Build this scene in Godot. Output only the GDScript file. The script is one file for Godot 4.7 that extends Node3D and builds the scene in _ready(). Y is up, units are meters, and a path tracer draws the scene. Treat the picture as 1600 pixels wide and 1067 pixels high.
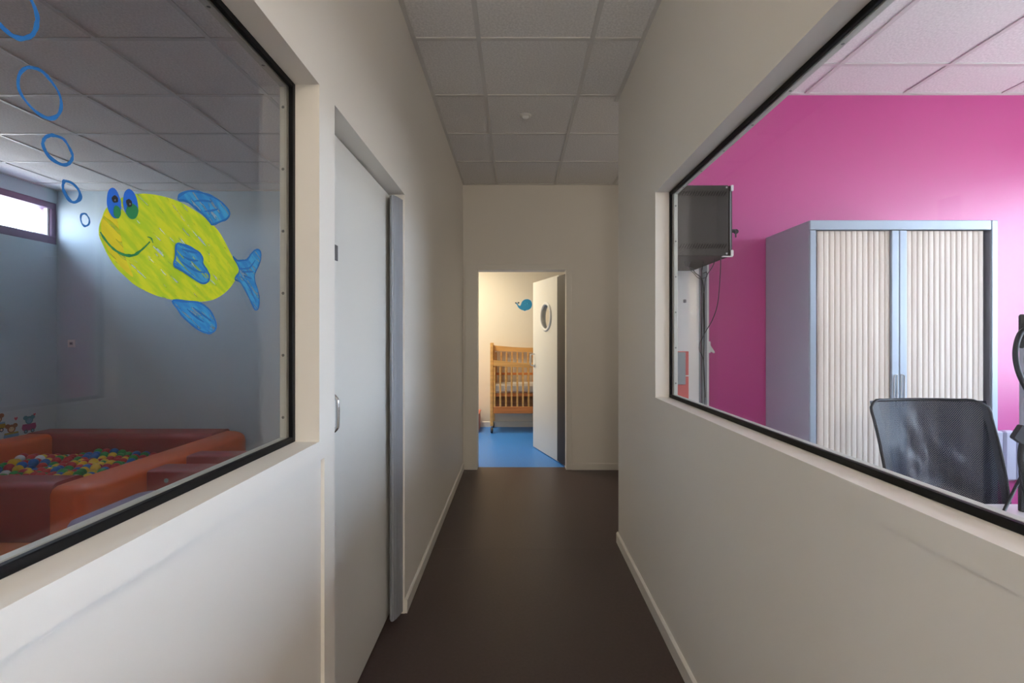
extends Node3D
# A corridor in a nursery school: glazed playroom on the left, glazed pink office on the right,
# a warm lit cot room behind the open door at the end. Units are metres, y is up, the camera looks along -z.

const XL := -0.552      # corridor face of the left partition
const XR := 0.677       # corridor face of the right partition
const ZE := -5.02       # corridor end wall
const ZC := -3.23       # corner where the corridor widens to the right
const HC := 2.938       # suspended ceiling of corridor and playroom
const HO := 2.853       # suspended ceiling of the office
const ZB := 2.2         # wall behind the camera
const WY0 := 1.072      # glazed openings: sill and head
const WY1 := 2.072

const BODY := [-0.783, 1.59, -0.806, 1.601, -0.836, 1.61, -0.876, 1.616, -0.914, 1.617, -0.956, 1.612, -0.994, 1.603, -1.029, 1.589, -1.055, 1.568, -1.078, 1.545, -1.098, 1.527, -1.104, 1.511, -1.09, 1.491, -1.07, 1.472, -1.047, 1.457, -1.015, 1.443, -0.981, 1.436, -0.943, 1.433, -0.908, 1.432, -0.871, 1.434, -0.836, 1.44, -0.804, 1.45, -0.783, 1.462, -0.765, 1.474, -0.751, 1.49, -0.742, 1.504, -0.735, 1.517, -0.735, 1.531, -0.74, 1.545, -0.747, 1.561, -0.763, 1.576]
const DORSAL := [-0.907, 1.62, -0.909, 1.628, -0.923, 1.638, -0.939, 1.646, -0.965, 1.652, -0.994, 1.655, -1.021, 1.655, -1.048, 1.65, -1.067, 1.641, -1.068, 1.632, -1.056, 1.62, -1.033, 1.609, -1.008, 1.597, -0.999, 1.601, -0.981, 1.61, -0.961, 1.616, -0.939, 1.622, -0.923, 1.623]
const SIDE_FIN := [-0.901, 1.536, -0.92, 1.538, -0.946, 1.536, -0.967, 1.531, -0.976, 1.522, -0.977, 1.511, -0.99, 1.5, -0.997, 1.49, -0.993, 1.478, -0.978, 1.472, -0.959, 1.475, -0.933, 1.484, -0.91, 1.491, -0.894, 1.496, -0.898, 1.512]
const BELLY_FIN := [-0.892, 1.431, -0.903, 1.418, -0.918, 1.404, -0.943, 1.389, -0.97, 1.377, -0.995, 1.372, -1.013, 1.376, -1.021, 1.387, -1.016, 1.402, -1.001, 1.418, -0.981, 1.428, -0.959, 1.433, -0.925, 1.432]
const TAIL := [-1.081, 1.543, -1.098, 1.537, -1.12, 1.541, -1.139, 1.546, -1.158, 1.564, -1.178, 1.576, -1.197, 1.575, -1.199, 1.558, -1.186, 1.536, -1.172, 1.517, -1.172, 1.499, -1.184, 1.481, -1.192, 1.458, -1.188, 1.437, -1.176, 1.43, -1.162, 1.44, -1.146, 1.458, -1.127, 1.477, -1.109, 1.49, -1.089, 1.494, -1.104, 1.51, -1.104, 1.524]
const EYE_A := [-0.775, 1.579, -0.775, 1.568, -0.773, 1.558, -0.769, 1.552, -0.763, 1.55, -0.757, 1.552, -0.751, 1.559, -0.748, 1.568, -0.748, 1.578, -0.75, 1.588, -0.754, 1.594, -0.76, 1.597, -0.766, 1.595, -0.771, 1.588]
const EYE_B := [-0.809, 1.587, -0.81, 1.577, -0.808, 1.567, -0.803, 1.56, -0.796, 1.557, -0.789, 1.559, -0.783, 1.566, -0.779, 1.575, -0.779, 1.585, -0.781, 1.595, -0.786, 1.602, -0.792, 1.605, -0.799, 1.603, -0.805, 1.597]
const GREEN_A := [-0.774, 1.564, -0.774, 1.559, -0.772, 1.555, -0.77, 1.552, -0.767, 1.551, -0.764, 1.552, -0.761, 1.554, -0.76, 1.559, -0.76, 1.563, -0.761, 1.567, -0.763, 1.57, -0.766, 1.571, -0.77, 1.57, -0.772, 1.568]
const GREEN_B := [-0.81, 1.575, -0.809, 1.569, -0.806, 1.563, -0.802, 1.559, -0.796, 1.557, -0.791, 1.558, -0.787, 1.561, -0.784, 1.565, -0.785, 1.571, -0.787, 1.576, -0.792, 1.581, -0.797, 1.583, -0.803, 1.582, -0.807, 1.58]
const PUPIL_A := [-0.768, 1.583, -0.768, 1.581, -0.768, 1.578, -0.766, 1.576, -0.763, 1.575, -0.761, 1.574, -0.758, 1.575, -0.757, 1.577, -0.756, 1.579, -0.757, 1.582, -0.759, 1.584, -0.761, 1.586, -0.764, 1.586, -0.766, 1.585]
const PUPIL_B := [-0.796, 1.585, -0.796, 1.582, -0.796, 1.579, -0.794, 1.577, -0.792, 1.576, -0.789, 1.575, -0.786, 1.577, -0.785, 1.579, -0.784, 1.581, -0.784, 1.584, -0.786, 1.586, -0.789, 1.588, -0.791, 1.588, -0.794, 1.587]
const GLINT_A := [-0.763, 1.579, -0.763, 1.577, -0.762, 1.577, -0.761, 1.577, -0.76, 1.578, -0.761, 1.579, -0.762, 1.58, -0.763, 1.58]
const GLINT_B := [-0.793, 1.581, -0.792, 1.579, -0.791, 1.579, -0.79, 1.579, -0.79, 1.58, -0.79, 1.581, -0.791, 1.582, -0.792, 1.582]
const STROKES := {
	"SMILE": [-0.736, 1.523, -0.743, 1.515, -0.752, 1.507, -0.762, 1.501, -0.774, 1.497, -0.787, 1.496, -0.801, 1.499, -0.813, 1.507, -0.825, 1.517, -0.836, 1.528],
	"CHEEK": [-0.83, 1.535, -0.837, 1.535, -0.841, 1.532, -0.843, 1.527],
	"D1": [-0.952, 1.63, -0.976, 1.638, -1.006, 1.644],
	"D2": [-0.982, 1.618, -1.004, 1.625, -1.028, 1.635],
	"S1": [-0.915, 1.53, -0.938, 1.529, -0.959, 1.53],
	"S2": [-0.918, 1.517, -0.938, 1.513, -0.962, 1.515],
	"S3": [-0.915, 1.506, -0.938, 1.498, -0.962, 1.494, -0.983, 1.494],
	"B1": [-0.93, 1.418, -0.954, 1.405, -0.981, 1.394],
	"B2": [-0.948, 1.422, -0.973, 1.411, -1.004, 1.398],
	"T1": [-1.109, 1.521, -1.146, 1.527, -1.174, 1.55],
	"T2": [-1.116, 1.514, -1.166, 1.521],
	"T3": [-1.113, 1.503, -1.146, 1.484, -1.178, 1.448],
	"T4": [-1.124, 1.507, -1.158, 1.503]}
const BUBBLES := [
	[-0.632, 1.802, -0.639, 1.79, -0.64, 1.777, -0.634, 1.758, -0.621, 1.745, -0.609, 1.741, -0.594, 1.745, -0.579, 1.757, -0.578, 1.783, -0.594, 1.81, -0.617, 1.819],
	[-0.632, 1.714, -0.646, 1.717, -0.66, 1.71, -0.671, 1.699, -0.674, 1.684, -0.669, 1.669, -0.657, 1.659, -0.64, 1.659, -0.624, 1.668, -0.616, 1.68, -0.617, 1.696, -0.624, 1.708],
	[-0.665, 1.639, -0.678, 1.639, -0.688, 1.628, -0.691, 1.619, -0.685, 1.608, -0.674, 1.603, -0.657, 1.607, -0.648, 1.619, -0.65, 1.629, -0.657, 1.636],
	[-0.68, 1.582, -0.691, 1.582, -0.701, 1.575, -0.703, 1.565, -0.694, 1.556, -0.685, 1.558, -0.677, 1.569, -0.677, 1.578],
	[-0.718, 1.538, -0.718, 1.532, -0.715, 1.528, -0.71, 1.526, -0.706, 1.529, -0.704, 1.535, -0.705, 1.541, -0.71, 1.544, -0.714, 1.543]]

var M := {}
var used := {}
var rng := RandomNumberGenerator.new()


func _ready():
	rng.seed = 20240611
	view_and_light()
	materials()
	shell_corridor()
	shell_playroom()
	shell_office()
	shell_cot_room()
	partition_window("window_1", -1, -XL, -1.362, 0.75)
	partition_window("window_2", 1, XR, -2.371, 0.35)
	playroom_hopper()
	office_window()
	entrance_door()
	side_door()
	cot_room_door()
	ball_pit()
	foam_shapes()
	tambour_cabinet()
	network_rack()
	office_corner()
	desk_and_chair()
	cot()
	fish_painting()
	decals()
	small_fittings()
	globe_lamp("white opal globe lamp hanging from the corridor ceiling behind the camera", V(0.06, HC, 1.6), 0.55)
	globe_lamp("white opal globe lamp hanging in the alcove round the corner", V(1.65, HC, -3.6), 0.025)


# ---------------------------------------------------------------- camera, sky, exposure
func view_and_light():
	var cam := Camera3D.new()
	cam.name = "camera"
	cam.position = Vector3(0, 1.363, 0)
	cam.projection = Camera3D.PROJECTION_FRUSTUM
	cam.near = 0.05
	cam.far = 60.0
	cam.size = 2.0 * 0.05 * 533.5 / 760.0
	cam.frustum_offset = Vector2(-7.0, -6.0) / 760.0 * 0.05
	add_child(cam)
	cam.current = true
	var e := Environment.new()
	e.tonemap_mode = Environment.TONE_MAPPER_LINEAR
	e.tonemap_exposure = 2.05
	e.background_mode = Environment.BG_SKY
	var sk := ProceduralSkyMaterial.new()          # an evenly overcast, slightly cool sky
	sk.sky_top_color = Color(0.80, 0.89, 1.0)
	sk.sky_horizon_color = Color(0.87, 0.93, 1.0)
	sk.sky_energy_multiplier = 2.5
	sk.ground_bottom_color = Color(0.76, 0.77, 0.78)
	sk.ground_horizon_color = Color(0.80, 0.82, 0.84)
	sk.ground_energy_multiplier = 2.35
	var sky := Sky.new()
	sky.sky_material = sk
	e.sky = sky
	e.sdfgi_enabled = true
	e.ssao_enabled = true
	e.ssil_enabled = true
	var w := WorldEnvironment.new()
	w.name = "world"
	w.environment = e
	add_child(w)


# ---------------------------------------------------------------- helpers
func numbered(n: String) -> String:
	var k: int = used.get(n, 0)
	used[n] = k + 1
	return n if k == 0 else "%s_%03d" % [n, k]

func tag(o: Node, label: String, category: String, group := ""):
	o.set_meta("label", label)
	o.set_meta("category", category)
	if group:
		o.set_meta("group", group)
	return o

func thing(called: String, label: String, category: String, at := Vector3.ZERO, group := "") -> Node3D:
	var o := Node3D.new()
	o.name = numbered(called)
	o.position = at
	add_child(o)
	tag(o, label, category, group)
	return o

func setting(called: String, label := "") -> Node3D:
	var o := Node3D.new()
	o.name = numbered(called)
	add_child(o)
	o.set_meta("kind", "structure")
	if label:
		o.set_meta("label", label)
	return o

func tool() -> SurfaceTool:
	var st := SurfaceTool.new()
	st.begin(Mesh.PRIMITIVE_TRIANGLES)
	st.set_smooth_group(-1)
	return st

func origin_of(p: Node) -> Vector3:
	var v := Vector3.ZERO
	while p is Node3D and p != self:
		v += p.position
		p = p.get_parent()
	return v

# commits a shape given in room coordinates (or in the parent's own axes when own is true)
func obj(called: String, st: SurfaceTool, m: Material, parent: Node = self, own := false) -> MeshInstance3D:
	st.generate_normals()
	return put(called, st.commit(), m, parent, Vector3.ZERO if own else -origin_of(parent))

func put(called: String, mesh: Mesh, m: Material, parent: Node, at: Vector3) -> MeshInstance3D:
	var o := MeshInstance3D.new()
	o.name = numbered(called) if parent == self else called
	o.mesh = mesh
	o.material_override = m
	o.position = at
	parent.add_child(o, true)
	return o

func struct(called: String, st: SurfaceTool, m: Material, parent: Node = self) -> MeshInstance3D:
	var o := obj(called, st, m, parent)
	if parent == self:
		o.set_meta("kind", "structure")
	return o

func tri(st: SurfaceTool, a: Vector3, b: Vector3, c: Vector3, out: Vector3):
	if (b - a).cross(c - a).dot(out) > 0.0:
		var t := b
		b = c
		c = t
	st.add_vertex(a)
	st.add_vertex(b)
	st.add_vertex(c)

func poly(st: SurfaceTool, p: Array, out: Vector3):
	for i in range(1, p.size() - 1):
		tri(st, p[0], p[i], p[i + 1], out)

func bx(st: SurfaceTool, lo: Vector3, hi: Vector3, bev := 0.0):
	if bev <= 0.0:
		for a in 3:
			for s in 2:
				var n := Vector3.ZERO
				n[a] = 1.0 if s else -1.0
				var u := (a + 1) % 3
				var v := (a + 2) % 3
				var pts := []
				for c in [[0, 0], [1, 0], [1, 1], [0, 1]]:
					var p := Vector3.ZERO
					p[a] = hi[a] if s else lo[a]
					p[u] = hi[u] if c[0] else lo[u]
					p[v] = hi[v] if c[1] else lo[v]
					pts.append(p)
				poly(st, pts, n)
		return
	var mid := (lo + hi) / 2.0
	var h := (hi - lo) / 2.0
	bev = minf(bev, minf(h.x, minf(h.y, h.z)) * 0.95)
	for a in 3:
		var u := (a + 1) % 3
		var v := (a + 2) % 3
		for s in [-1.0, 1.0]:
			var n := Vector3.ZERO
			n[a] = s
			var pts := []
			for c in [[-1, -1], [1, -1], [1, 1], [-1, 1]]:
				var p := mid
				p[a] += s * h[a]
				p[u] += c[0] * (h[u] - bev)
				p[v] += c[1] * (h[v] - bev)
				pts.append(p)
			poly(st, pts, n)
		for s in [-1.0, 1.0]:
			for t in [-1.0, 1.0]:
				var n := Vector3.ZERO
				n[u] = s
				n[v] = t
				var pts := []
				for c in [[0, -1], [0, 1], [1, 1], [1, -1]]:
					var p := mid
					p[a] += c[1] * (h[a] - bev)
					p[u] += s * (h[u] if c[0] == 0 else h[u] - bev)
					p[v] += t * (h[v] - bev if c[0] == 0 else h[v])
					pts.append(p)
				poly(st, pts, n)
	for x in [-1.0, 1.0]:
		for y in [-1.0, 1.0]:
			for z in [-1.0, 1.0]:
				var k := Vector3(x, y, z)
				tri(st, mid + k * Vector3(h.x, h.y - bev, h.z - bev), mid + k * Vector3(h.x - bev, h.y, h.z - bev), mid + k * Vector3(h.x - bev, h.y - bev, h.z), k)

func box(called: String, lo: Vector3, hi: Vector3, m: Material, parent: Node = self, bev := 0.0) -> MeshInstance3D:
	var st := tool()
	bx(st, lo, hi, bev)
	return obj(called, st, m, parent)

# a surface of revolution: profile of (radius, height) turned about the y axis of xf
func lathe(st: SurfaceTool, prof: Array, seg: int, xf: Transform3D, sharp := false):
	for i in range(prof.size() - 1):
		st.set_smooth_group(i + 1 if sharp else 0)
		var a: Vector2 = prof[i]
		var b: Vector2 = prof[i + 1]
		var nr := Vector2(b.y - a.y, a.x - b.x)
		for k in seg:
			var t0 := TAU * k / seg
			var t1 := TAU * (k + 1) / seg
			var d0 := Vector3(cos(t0), 0, sin(t0))
			var d1 := Vector3(cos(t1), 0, sin(t1))
			var dm := Vector3(cos((t0 + t1) / 2), 0, sin((t0 + t1) / 2))
			var out := xf.basis * (dm * nr.x + Vector3.UP * nr.y)
			var p := [xf * (d0 * a.x + Vector3.UP * a.y), xf * (d1 * a.x + Vector3.UP * a.y), xf * (d1 * b.x + Vector3.UP * b.y), xf * (d0 * b.x + Vector3.UP * b.y)]
			if a.x > 1e-6:
				tri(st, p[0], p[1], p[2] if b.x > 1e-6 else p[3], out)
			if b.x > 1e-6:
				tri(st, p[0], p[2], p[3], out)
	st.set_smooth_group(-1)

func along(a: Vector3, b: Vector3) -> Transform3D:      # y axis from a to b
	var y := (b - a).normalized()
	var x := y.cross(Vector3.FORWARD if absf(y.z) < 0.9 else Vector3.RIGHT).normalized()
	return Transform3D(Basis(x, y, x.cross(y)), a)

func rod(st: SurfaceTool, a: Vector3, b: Vector3, r: float, seg := 12, bev := 0.0):
	var l := a.distance_to(b)
	if bev > 0.0:
		lathe(st, [Vector2(0, 0), Vector2(r - bev, 0), Vector2(r, bev), Vector2(r, l - bev), Vector2(r - bev, l), Vector2(0, l)], seg, along(a, b), true)
	else:
		lathe(st, [Vector2(0, 0), Vector2(r, 0), Vector2(r, l), Vector2(0, l)], seg, along(a, b), true)

func smooth(p: Array, n := 6, closed := false) -> Array:
	var o := []
	var c := p.size()
	for i in (c if closed else c - 1):
		var p0 = p[(i - 1 + c) % c] if closed or i > 0 else p[0]
		var p3 = p[(i + 2) % c] if closed or i < c - 2 else p[c - 1]
		for k in n:
			o.append(p[i].cubic_interpolate(p[(i + 1) % c], p0, p3, float(k) / n))
	if not closed:
		o.append(p[c - 1])
	return o

func tube(st: SurfaceTool, path: Array, r: float, seg := 8):
	st.set_smooth_group(0)
	var rings := []
	var side := Vector3.ZERO
	for i in path.size():
		var d: Vector3 = (path[mini(i + 1, path.size() - 1)] - path[maxi(i - 1, 0)]).normalized()
		if i == 0:
			side = d.cross(Vector3.UP if absf(d.y) < 0.9 else Vector3.RIGHT).normalized()
		side = (side - d * side.dot(d)).normalized()
		var other := d.cross(side)
		var ring := []
		for k in seg:
			ring.append(path[i] + (side * cos(TAU * k / seg) + other * sin(TAU * k / seg)) * r)
		rings.append(ring)
	for i in range(path.size() - 1):
		for k in seg:
			var j := (k + 1) % seg
			var out: Vector3 = rings[i][k] + rings[i][j] - path[i] * 2.0
			tri(st, rings[i][k], rings[i][j], rings[i + 1][j], out)
			tri(st, rings[i][k], rings[i + 1][j], rings[i + 1][k], out)
	st.set_smooth_group(-1)
	poly(st, rings[0], path[0] - path[1])
	poly(st, rings[-1], path[-1] - path[-2])

# an outline (in the plane of axes u and v through o) given thickness along w
func prism(st: SurfaceTool, outline: PackedVector2Array, o: Vector3, u: Vector3, v: Vector3, w: Vector3, soft := false):
	var ids := Geometry2D.triangulate_polygon(outline)
	var at := func(p: Vector2) -> Vector3: return o + u * p.x + v * p.y
	for i in range(0, ids.size(), 3):
		tri(st, at.call(outline[ids[i]]), at.call(outline[ids[i + 1]]), at.call(outline[ids[i + 2]]), -w)
		tri(st, at.call(outline[ids[i]]) + w, at.call(outline[ids[i + 1]]) + w, at.call(outline[ids[i + 2]]) + w, w)
	var turn := 1.0 if Geometry2D.is_polygon_clockwise(outline) else -1.0
	if soft:
		st.set_smooth_group(3)
	for i in outline.size():
		var a := outline[i]
		var b := outline[(i + 1) % outline.size()]
		var n2 := Vector2(-(b.y - a.y), b.x - a.x) * turn
		poly(st, [at.call(a), at.call(b), at.call(b) + w, at.call(a) + w], u * n2.x + v * n2.y)
	st.set_smooth_group(-1)

func rounded(w: float, h: float, r: Array, n := 6) -> PackedVector2Array:      # rectangle from 0,0 with four corner radii
	var o := PackedVector2Array()
	var cs := [[Vector2(0, 0), Vector2(1, 1), PI], [Vector2(w, 0), Vector2(-1, 1), -PI / 2], [Vector2(w, h), Vector2(-1, -1), 0.0], [Vector2(0, h), Vector2(1, -1), PI / 2]]
	for i in 4:
		if r[i] <= 0.0:
			o.append(cs[i][0])
			continue
		var c: Vector2 = cs[i][0] + cs[i][1] * r[i]
		for k in n + 1:
			o.append(c + Vector2.from_angle(cs[i][2] + PI / 2 * k / n) * r[i])
	return o

func noise_image(size: int, freq: float, lo: Color, hi: Color, seed_: int, sx := 1.0, sy := 1.0, oct := 4) -> ImageTexture:
	var f := FastNoiseLite.new()
	f.seed = seed_
	f.frequency = freq
	f.fractal_octaves = oct
	var im := Image.create(size, size, true, Image.FORMAT_RGB8)
	for y in size:
		for x in size:
			# blend across the edges so that the picture repeats without a seam
			var u := float(x) / size
			var v := float(y) / size
			var a := f.get_noise_2d(x * sx, y * sy) * (1 - u) * (1 - v) + f.get_noise_2d((x - size) * sx, y * sy) * u * (1 - v) + f.get_noise_2d(x * sx, (y - size) * sy) * (1 - u) * v + f.get_noise_2d((x - size) * sx, (y - size) * sy) * u * v
			im.set_pixel(x, y, lo.lerp(hi, clampf(0.5 + a * 1.4, 0, 1)))
	im.generate_mipmaps()
	return ImageTexture.create_from_image(im)

func mat(c: Color, rough := 0.6, metal := 0.0, spec := 0.5) -> StandardMaterial3D:
	var m := StandardMaterial3D.new()
	m.albedo_color = c
	m.roughness = rough
	m.metallic = metal
	m.metallic_specular = spec
	return m

func tri_tex(m: StandardMaterial3D, t: Texture2D, scale: float, bump: Texture2D = null, depth := 0.02) -> StandardMaterial3D:
	m.uv1_triplanar = true
	m.uv1_world_triplanar = true
	m.uv1_scale = Vector3.ONE * scale
	if t:
		m.albedo_texture = t
	if bump:
		m.heightmap_enabled = true
		m.heightmap_texture = bump
		m.heightmap_scale = depth
	return m

func rgb(r: int, g: int, b: int) -> Color:
	return Color8(r, g, b)


func materials():
	var peel := noise_image(256, 0.08, Color(0.4, 0.4, 0.4), Color(0.6, 0.6, 0.6), 5)
	var speck := noise_image(512, 0.06, Color(0.93, 0.93, 0.93), Color(1, 1, 1), 9, 1, 1, 5)
	var grain := noise_image(512, 0.02, Color(0.93, 0.92, 0.91), Color(1, 1, 1), 21, 1.0, 0.06, 5)
	var wood := noise_image(512, 0.02, Color(0.90, 0.87, 0.84), Color(1, 1, 1), 31, 0.08, 1.0, 5)
	M.wall = tri_tex(mat(rgb(238, 234, 227), 0.55, 0, 0.4), null, 6.0, peel, 0.01)
	M.trim = mat(rgb(234, 231, 224), 0.38)
	M.wall_blue = tri_tex(mat(rgb(200, 217, 226), 0.6), null, 6.0, peel, 0.01)
	M.wall_pink = tri_tex(mat(rgb(202, 56, 142), 0.40, 0, 0.7), null, 6.0, peel, 0.012)
	M.wall_pink.clearcoat_enabled = true
	M.wall_pink.clearcoat = 0.5
	M.wall_pink.clearcoat_roughness = 0.5
	M.wall_cream = tri_tex(mat(rgb(240, 230, 212), 0.6), null, 6.0, peel, 0.01)
	M.tile = tri_tex(mat(rgb(244, 242, 241), 0.95, 0, 0.2), speck, 2.0, peel, 0.006)
	M.tee = mat(rgb(214, 212, 210), 0.35)
	M.vinyl = tri_tex(mat(rgb(76, 62, 61), 0.42, 0, 0.5), speck, 1.6, peel, 0.012)
	M.vinyl_blue = tri_tex(mat(rgb(70, 150, 246), 0.38, 0, 0.45), speck, 1.6, peel, 0.012)
	M.seam = mat(rgb(80, 68, 66), 0.4)
	M.lino = tri_tex(mat(rgb(140, 132, 124), 0.5), speck, 1.6)
	M.glass = mat(Color(1, 1, 1, 0.002), 0.0, 0.0, 0.39)
	M.glass.transparency = BaseMaterial3D.TRANSPARENCY_ALPHA
	M.glass_clear = mat(Color(1, 1, 1, 0.002), 0.0, 0.0, 0.30)
	M.glass_clear.transparency = BaseMaterial3D.TRANSPARENCY_ALPHA
	M.rubber = mat(rgb(12, 12, 14), 0.5, 0, 0.3)
	M.bead = mat(rgb(205, 207, 200), 0.45)
	M.steel = mat(rgb(196, 198, 202), 0.22, 1.0)
	M.screw = mat(rgb(120, 122, 122), 0.4, 0.9)
	M.mauve = mat(rgb(128, 104, 132), 0.4)
	M.guard = mat(rgb(150, 154, 162), 0.45)
	M.guard_dark = mat(rgb(52, 45, 41), 0.6)
	M.plate = mat(rgb(128, 132, 140), 0.4, 0.6)
	M.door_white = mat(rgb(232, 231, 226), 0.36)
	M.foam_orange = tri_tex(mat(rgb(238, 100, 22), 0.42), null, 3.0, peel, 0.03)
	M.foam_red = tri_tex(mat(rgb(160, 40, 40), 0.42), null, 3.0, peel, 0.03)
	M.foam_violet = tri_tex(mat(rgb(136, 124, 160), 0.45), null, 3.0, peel, 0.03)
	M.mat_orange = tri_tex(mat(rgb(222, 112, 40), 0.5), null, 3.0, peel, 0.03)
	M.ball_red = mat(rgb(206, 36, 40), 0.35)
	M.ball_yellow = mat(rgb(244, 200, 30), 0.35)
	M.ball_green = mat(rgb(40, 158, 70), 0.35)
	M.ball_blue = mat(rgb(24, 110, 196), 0.35)
	M.ball_white = mat(rgb(232, 232, 236), 0.35)
	M.silver = mat(rgb(176, 188, 202), 0.42, 0.25)
	M.silver_side = mat(rgb(184, 184, 200), 0.48, 0.2)
	M.slats = []
	for c in [rgb(236, 222, 208), rgb(232, 217, 203), rgb(240, 227, 214)]:
		var s := tri_tex(mat(c, 0.5), grain, 1.4)
		M.slats.append(s)
	M.dark = mat(rgb(34, 34, 38), 0.6)
	M.rack = mat(rgb(60, 57, 56), 0.6, 0, 0.35)
	M.slot = mat(rgb(6, 6, 6), 1.0, 0, 0.0)
	M.black_plastic = mat(rgb(40, 40, 46), 0.45)
	M.white_plastic = mat(rgb(236, 236, 236), 0.4)
	M.grey_plastic = mat(rgb(150, 158, 164), 0.45)
	M.cable = mat(rgb(34, 35, 42), 0.5)
	M.red_paper = mat(rgb(226, 96, 96), 0.7)
	M.beech = tri_tex(mat(rgb(236, 182, 108), 0.4), wood, 2.2)
	M.beech_dark = tri_tex(mat(rgb(214, 134, 70), 0.4), wood, 2.2)
	M.bedding = tri_tex(mat(rgb(240, 236, 228), 0.9), noise_image(256, 0.12, Color(0.80, 0.78, 0.76), Color(1, 1, 1), 77), 7.0)
	M.desk = mat(rgb(222, 214, 214), 0.3)
	M.tyre = mat(rgb(70, 66, 64), 0.55)
	M.pink_plastic = mat(rgb(214, 130, 112), 0.5)
	# woven chair back: threads with real gaps
	var im := Image.create(64, 64, true, Image.FORMAT_RGBA8)
	for y in 64:
		for x in 64:
			var g := absf(sin(PI * (x + y) / 32.0)) * absf(sin(PI * (x - y) / 32.0))
			im.set_pixel(x, y, Color(0.09, 0.12, 0.20, 0.0 if g > 0.88 else 1.0))
	im.generate_mipmaps()
	M.mesh = mat(Color(1, 1, 1), 0.4, 0, 0.35)
	M.mesh.albedo_texture = ImageTexture.create_from_image(im)
	M.mesh_dense = mat(rgb(38, 42, 54), 0.5)
	M.mesh.transparency = BaseMaterial3D.TRANSPARENCY_ALPHA
	M.mesh.cull_mode = BaseMaterial3D.CULL_DISABLED
	# felt-pen and window paint on the pane
	M.paint_yellow = mat(Color(1, 1, 1), 0.6)
	M.paint_yellow.albedo_texture = brush_texture(rgb(206, 212, 20), rgb(172, 200, 16), 0.02, 3)
	M.paint_fin = mat(Color(1, 1, 1), 0.6)
	M.paint_fin.albedo_texture = brush_texture(rgb(60, 152, 196), rgb(32, 124, 186), 0.20, 8)
	M.paint_muzzle = mat(Color(1, 1, 1), 0.6)
	M.paint_muzzle.albedo_texture = brush_texture(rgb(222, 204, 24), rgb(210, 194, 18), 0.22, 12)
	for k in ["paint_yellow", "paint_fin", "paint_muzzle"]:
		M[k].transparency = BaseMaterial3D.TRANSPARENCY_ALPHA
		M[k].cull_mode = BaseMaterial3D.CULL_DISABLED
		M[k].backlight_enabled = true
		M[k].backlight = Color(0.5, 0.5, 0.5)
	for p in [["paint_blue", rgb(8, 98, 164)], ["paint_eye", rgb(10, 96, 196)], ["paint_green", rgb(20, 120, 66)], ["paint_black", rgb(24, 26, 28)], ["paint_grey", rgb(120, 126, 128)], ["paint_orange", rgb(232, 176, 20)]]:
		M[p[0]] = mat(p[1], 0.6)
		M[p[0]].cull_mode = BaseMaterial3D.CULL_DISABLED

# slanting brush strokes with gaps where the glass shows
func brush_texture(a: Color, b: Color, gaps: float, seed_: int) -> ImageTexture:
	var f := FastNoiseLite.new()
	f.seed = seed_
	f.frequency = 0.016
	f.fractal_octaves = 4
	var im := Image.create(512, 512, true, Image.FORMAT_RGBA8)
	for y in 512:
		for x in 512:
			var s := x * 0.86 - y * 0.5
			var t := x * 0.5 + y * 0.86
			var n := f.get_noise_2d(s * 0.45, t * 3.2)
			var k := f.get_noise_2d(s * 0.5 + 900, t * 2.0)
			var c := a.lerp(b, clampf(0.5 + k * 1.6, 0, 1))
			c.a = 1.0 - 0.75 * smoothstep(0.42 - gaps, 0.56 - gaps, n)
			im.set_pixel(x, y, c)
	im.generate_mipmaps()
	return ImageTexture.create_from_image(im)


# ---------------------------------------------------------------- the shell
func V(x: float, y: float, z: float) -> Vector3:
	return Vector3(x, y, z)

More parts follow.
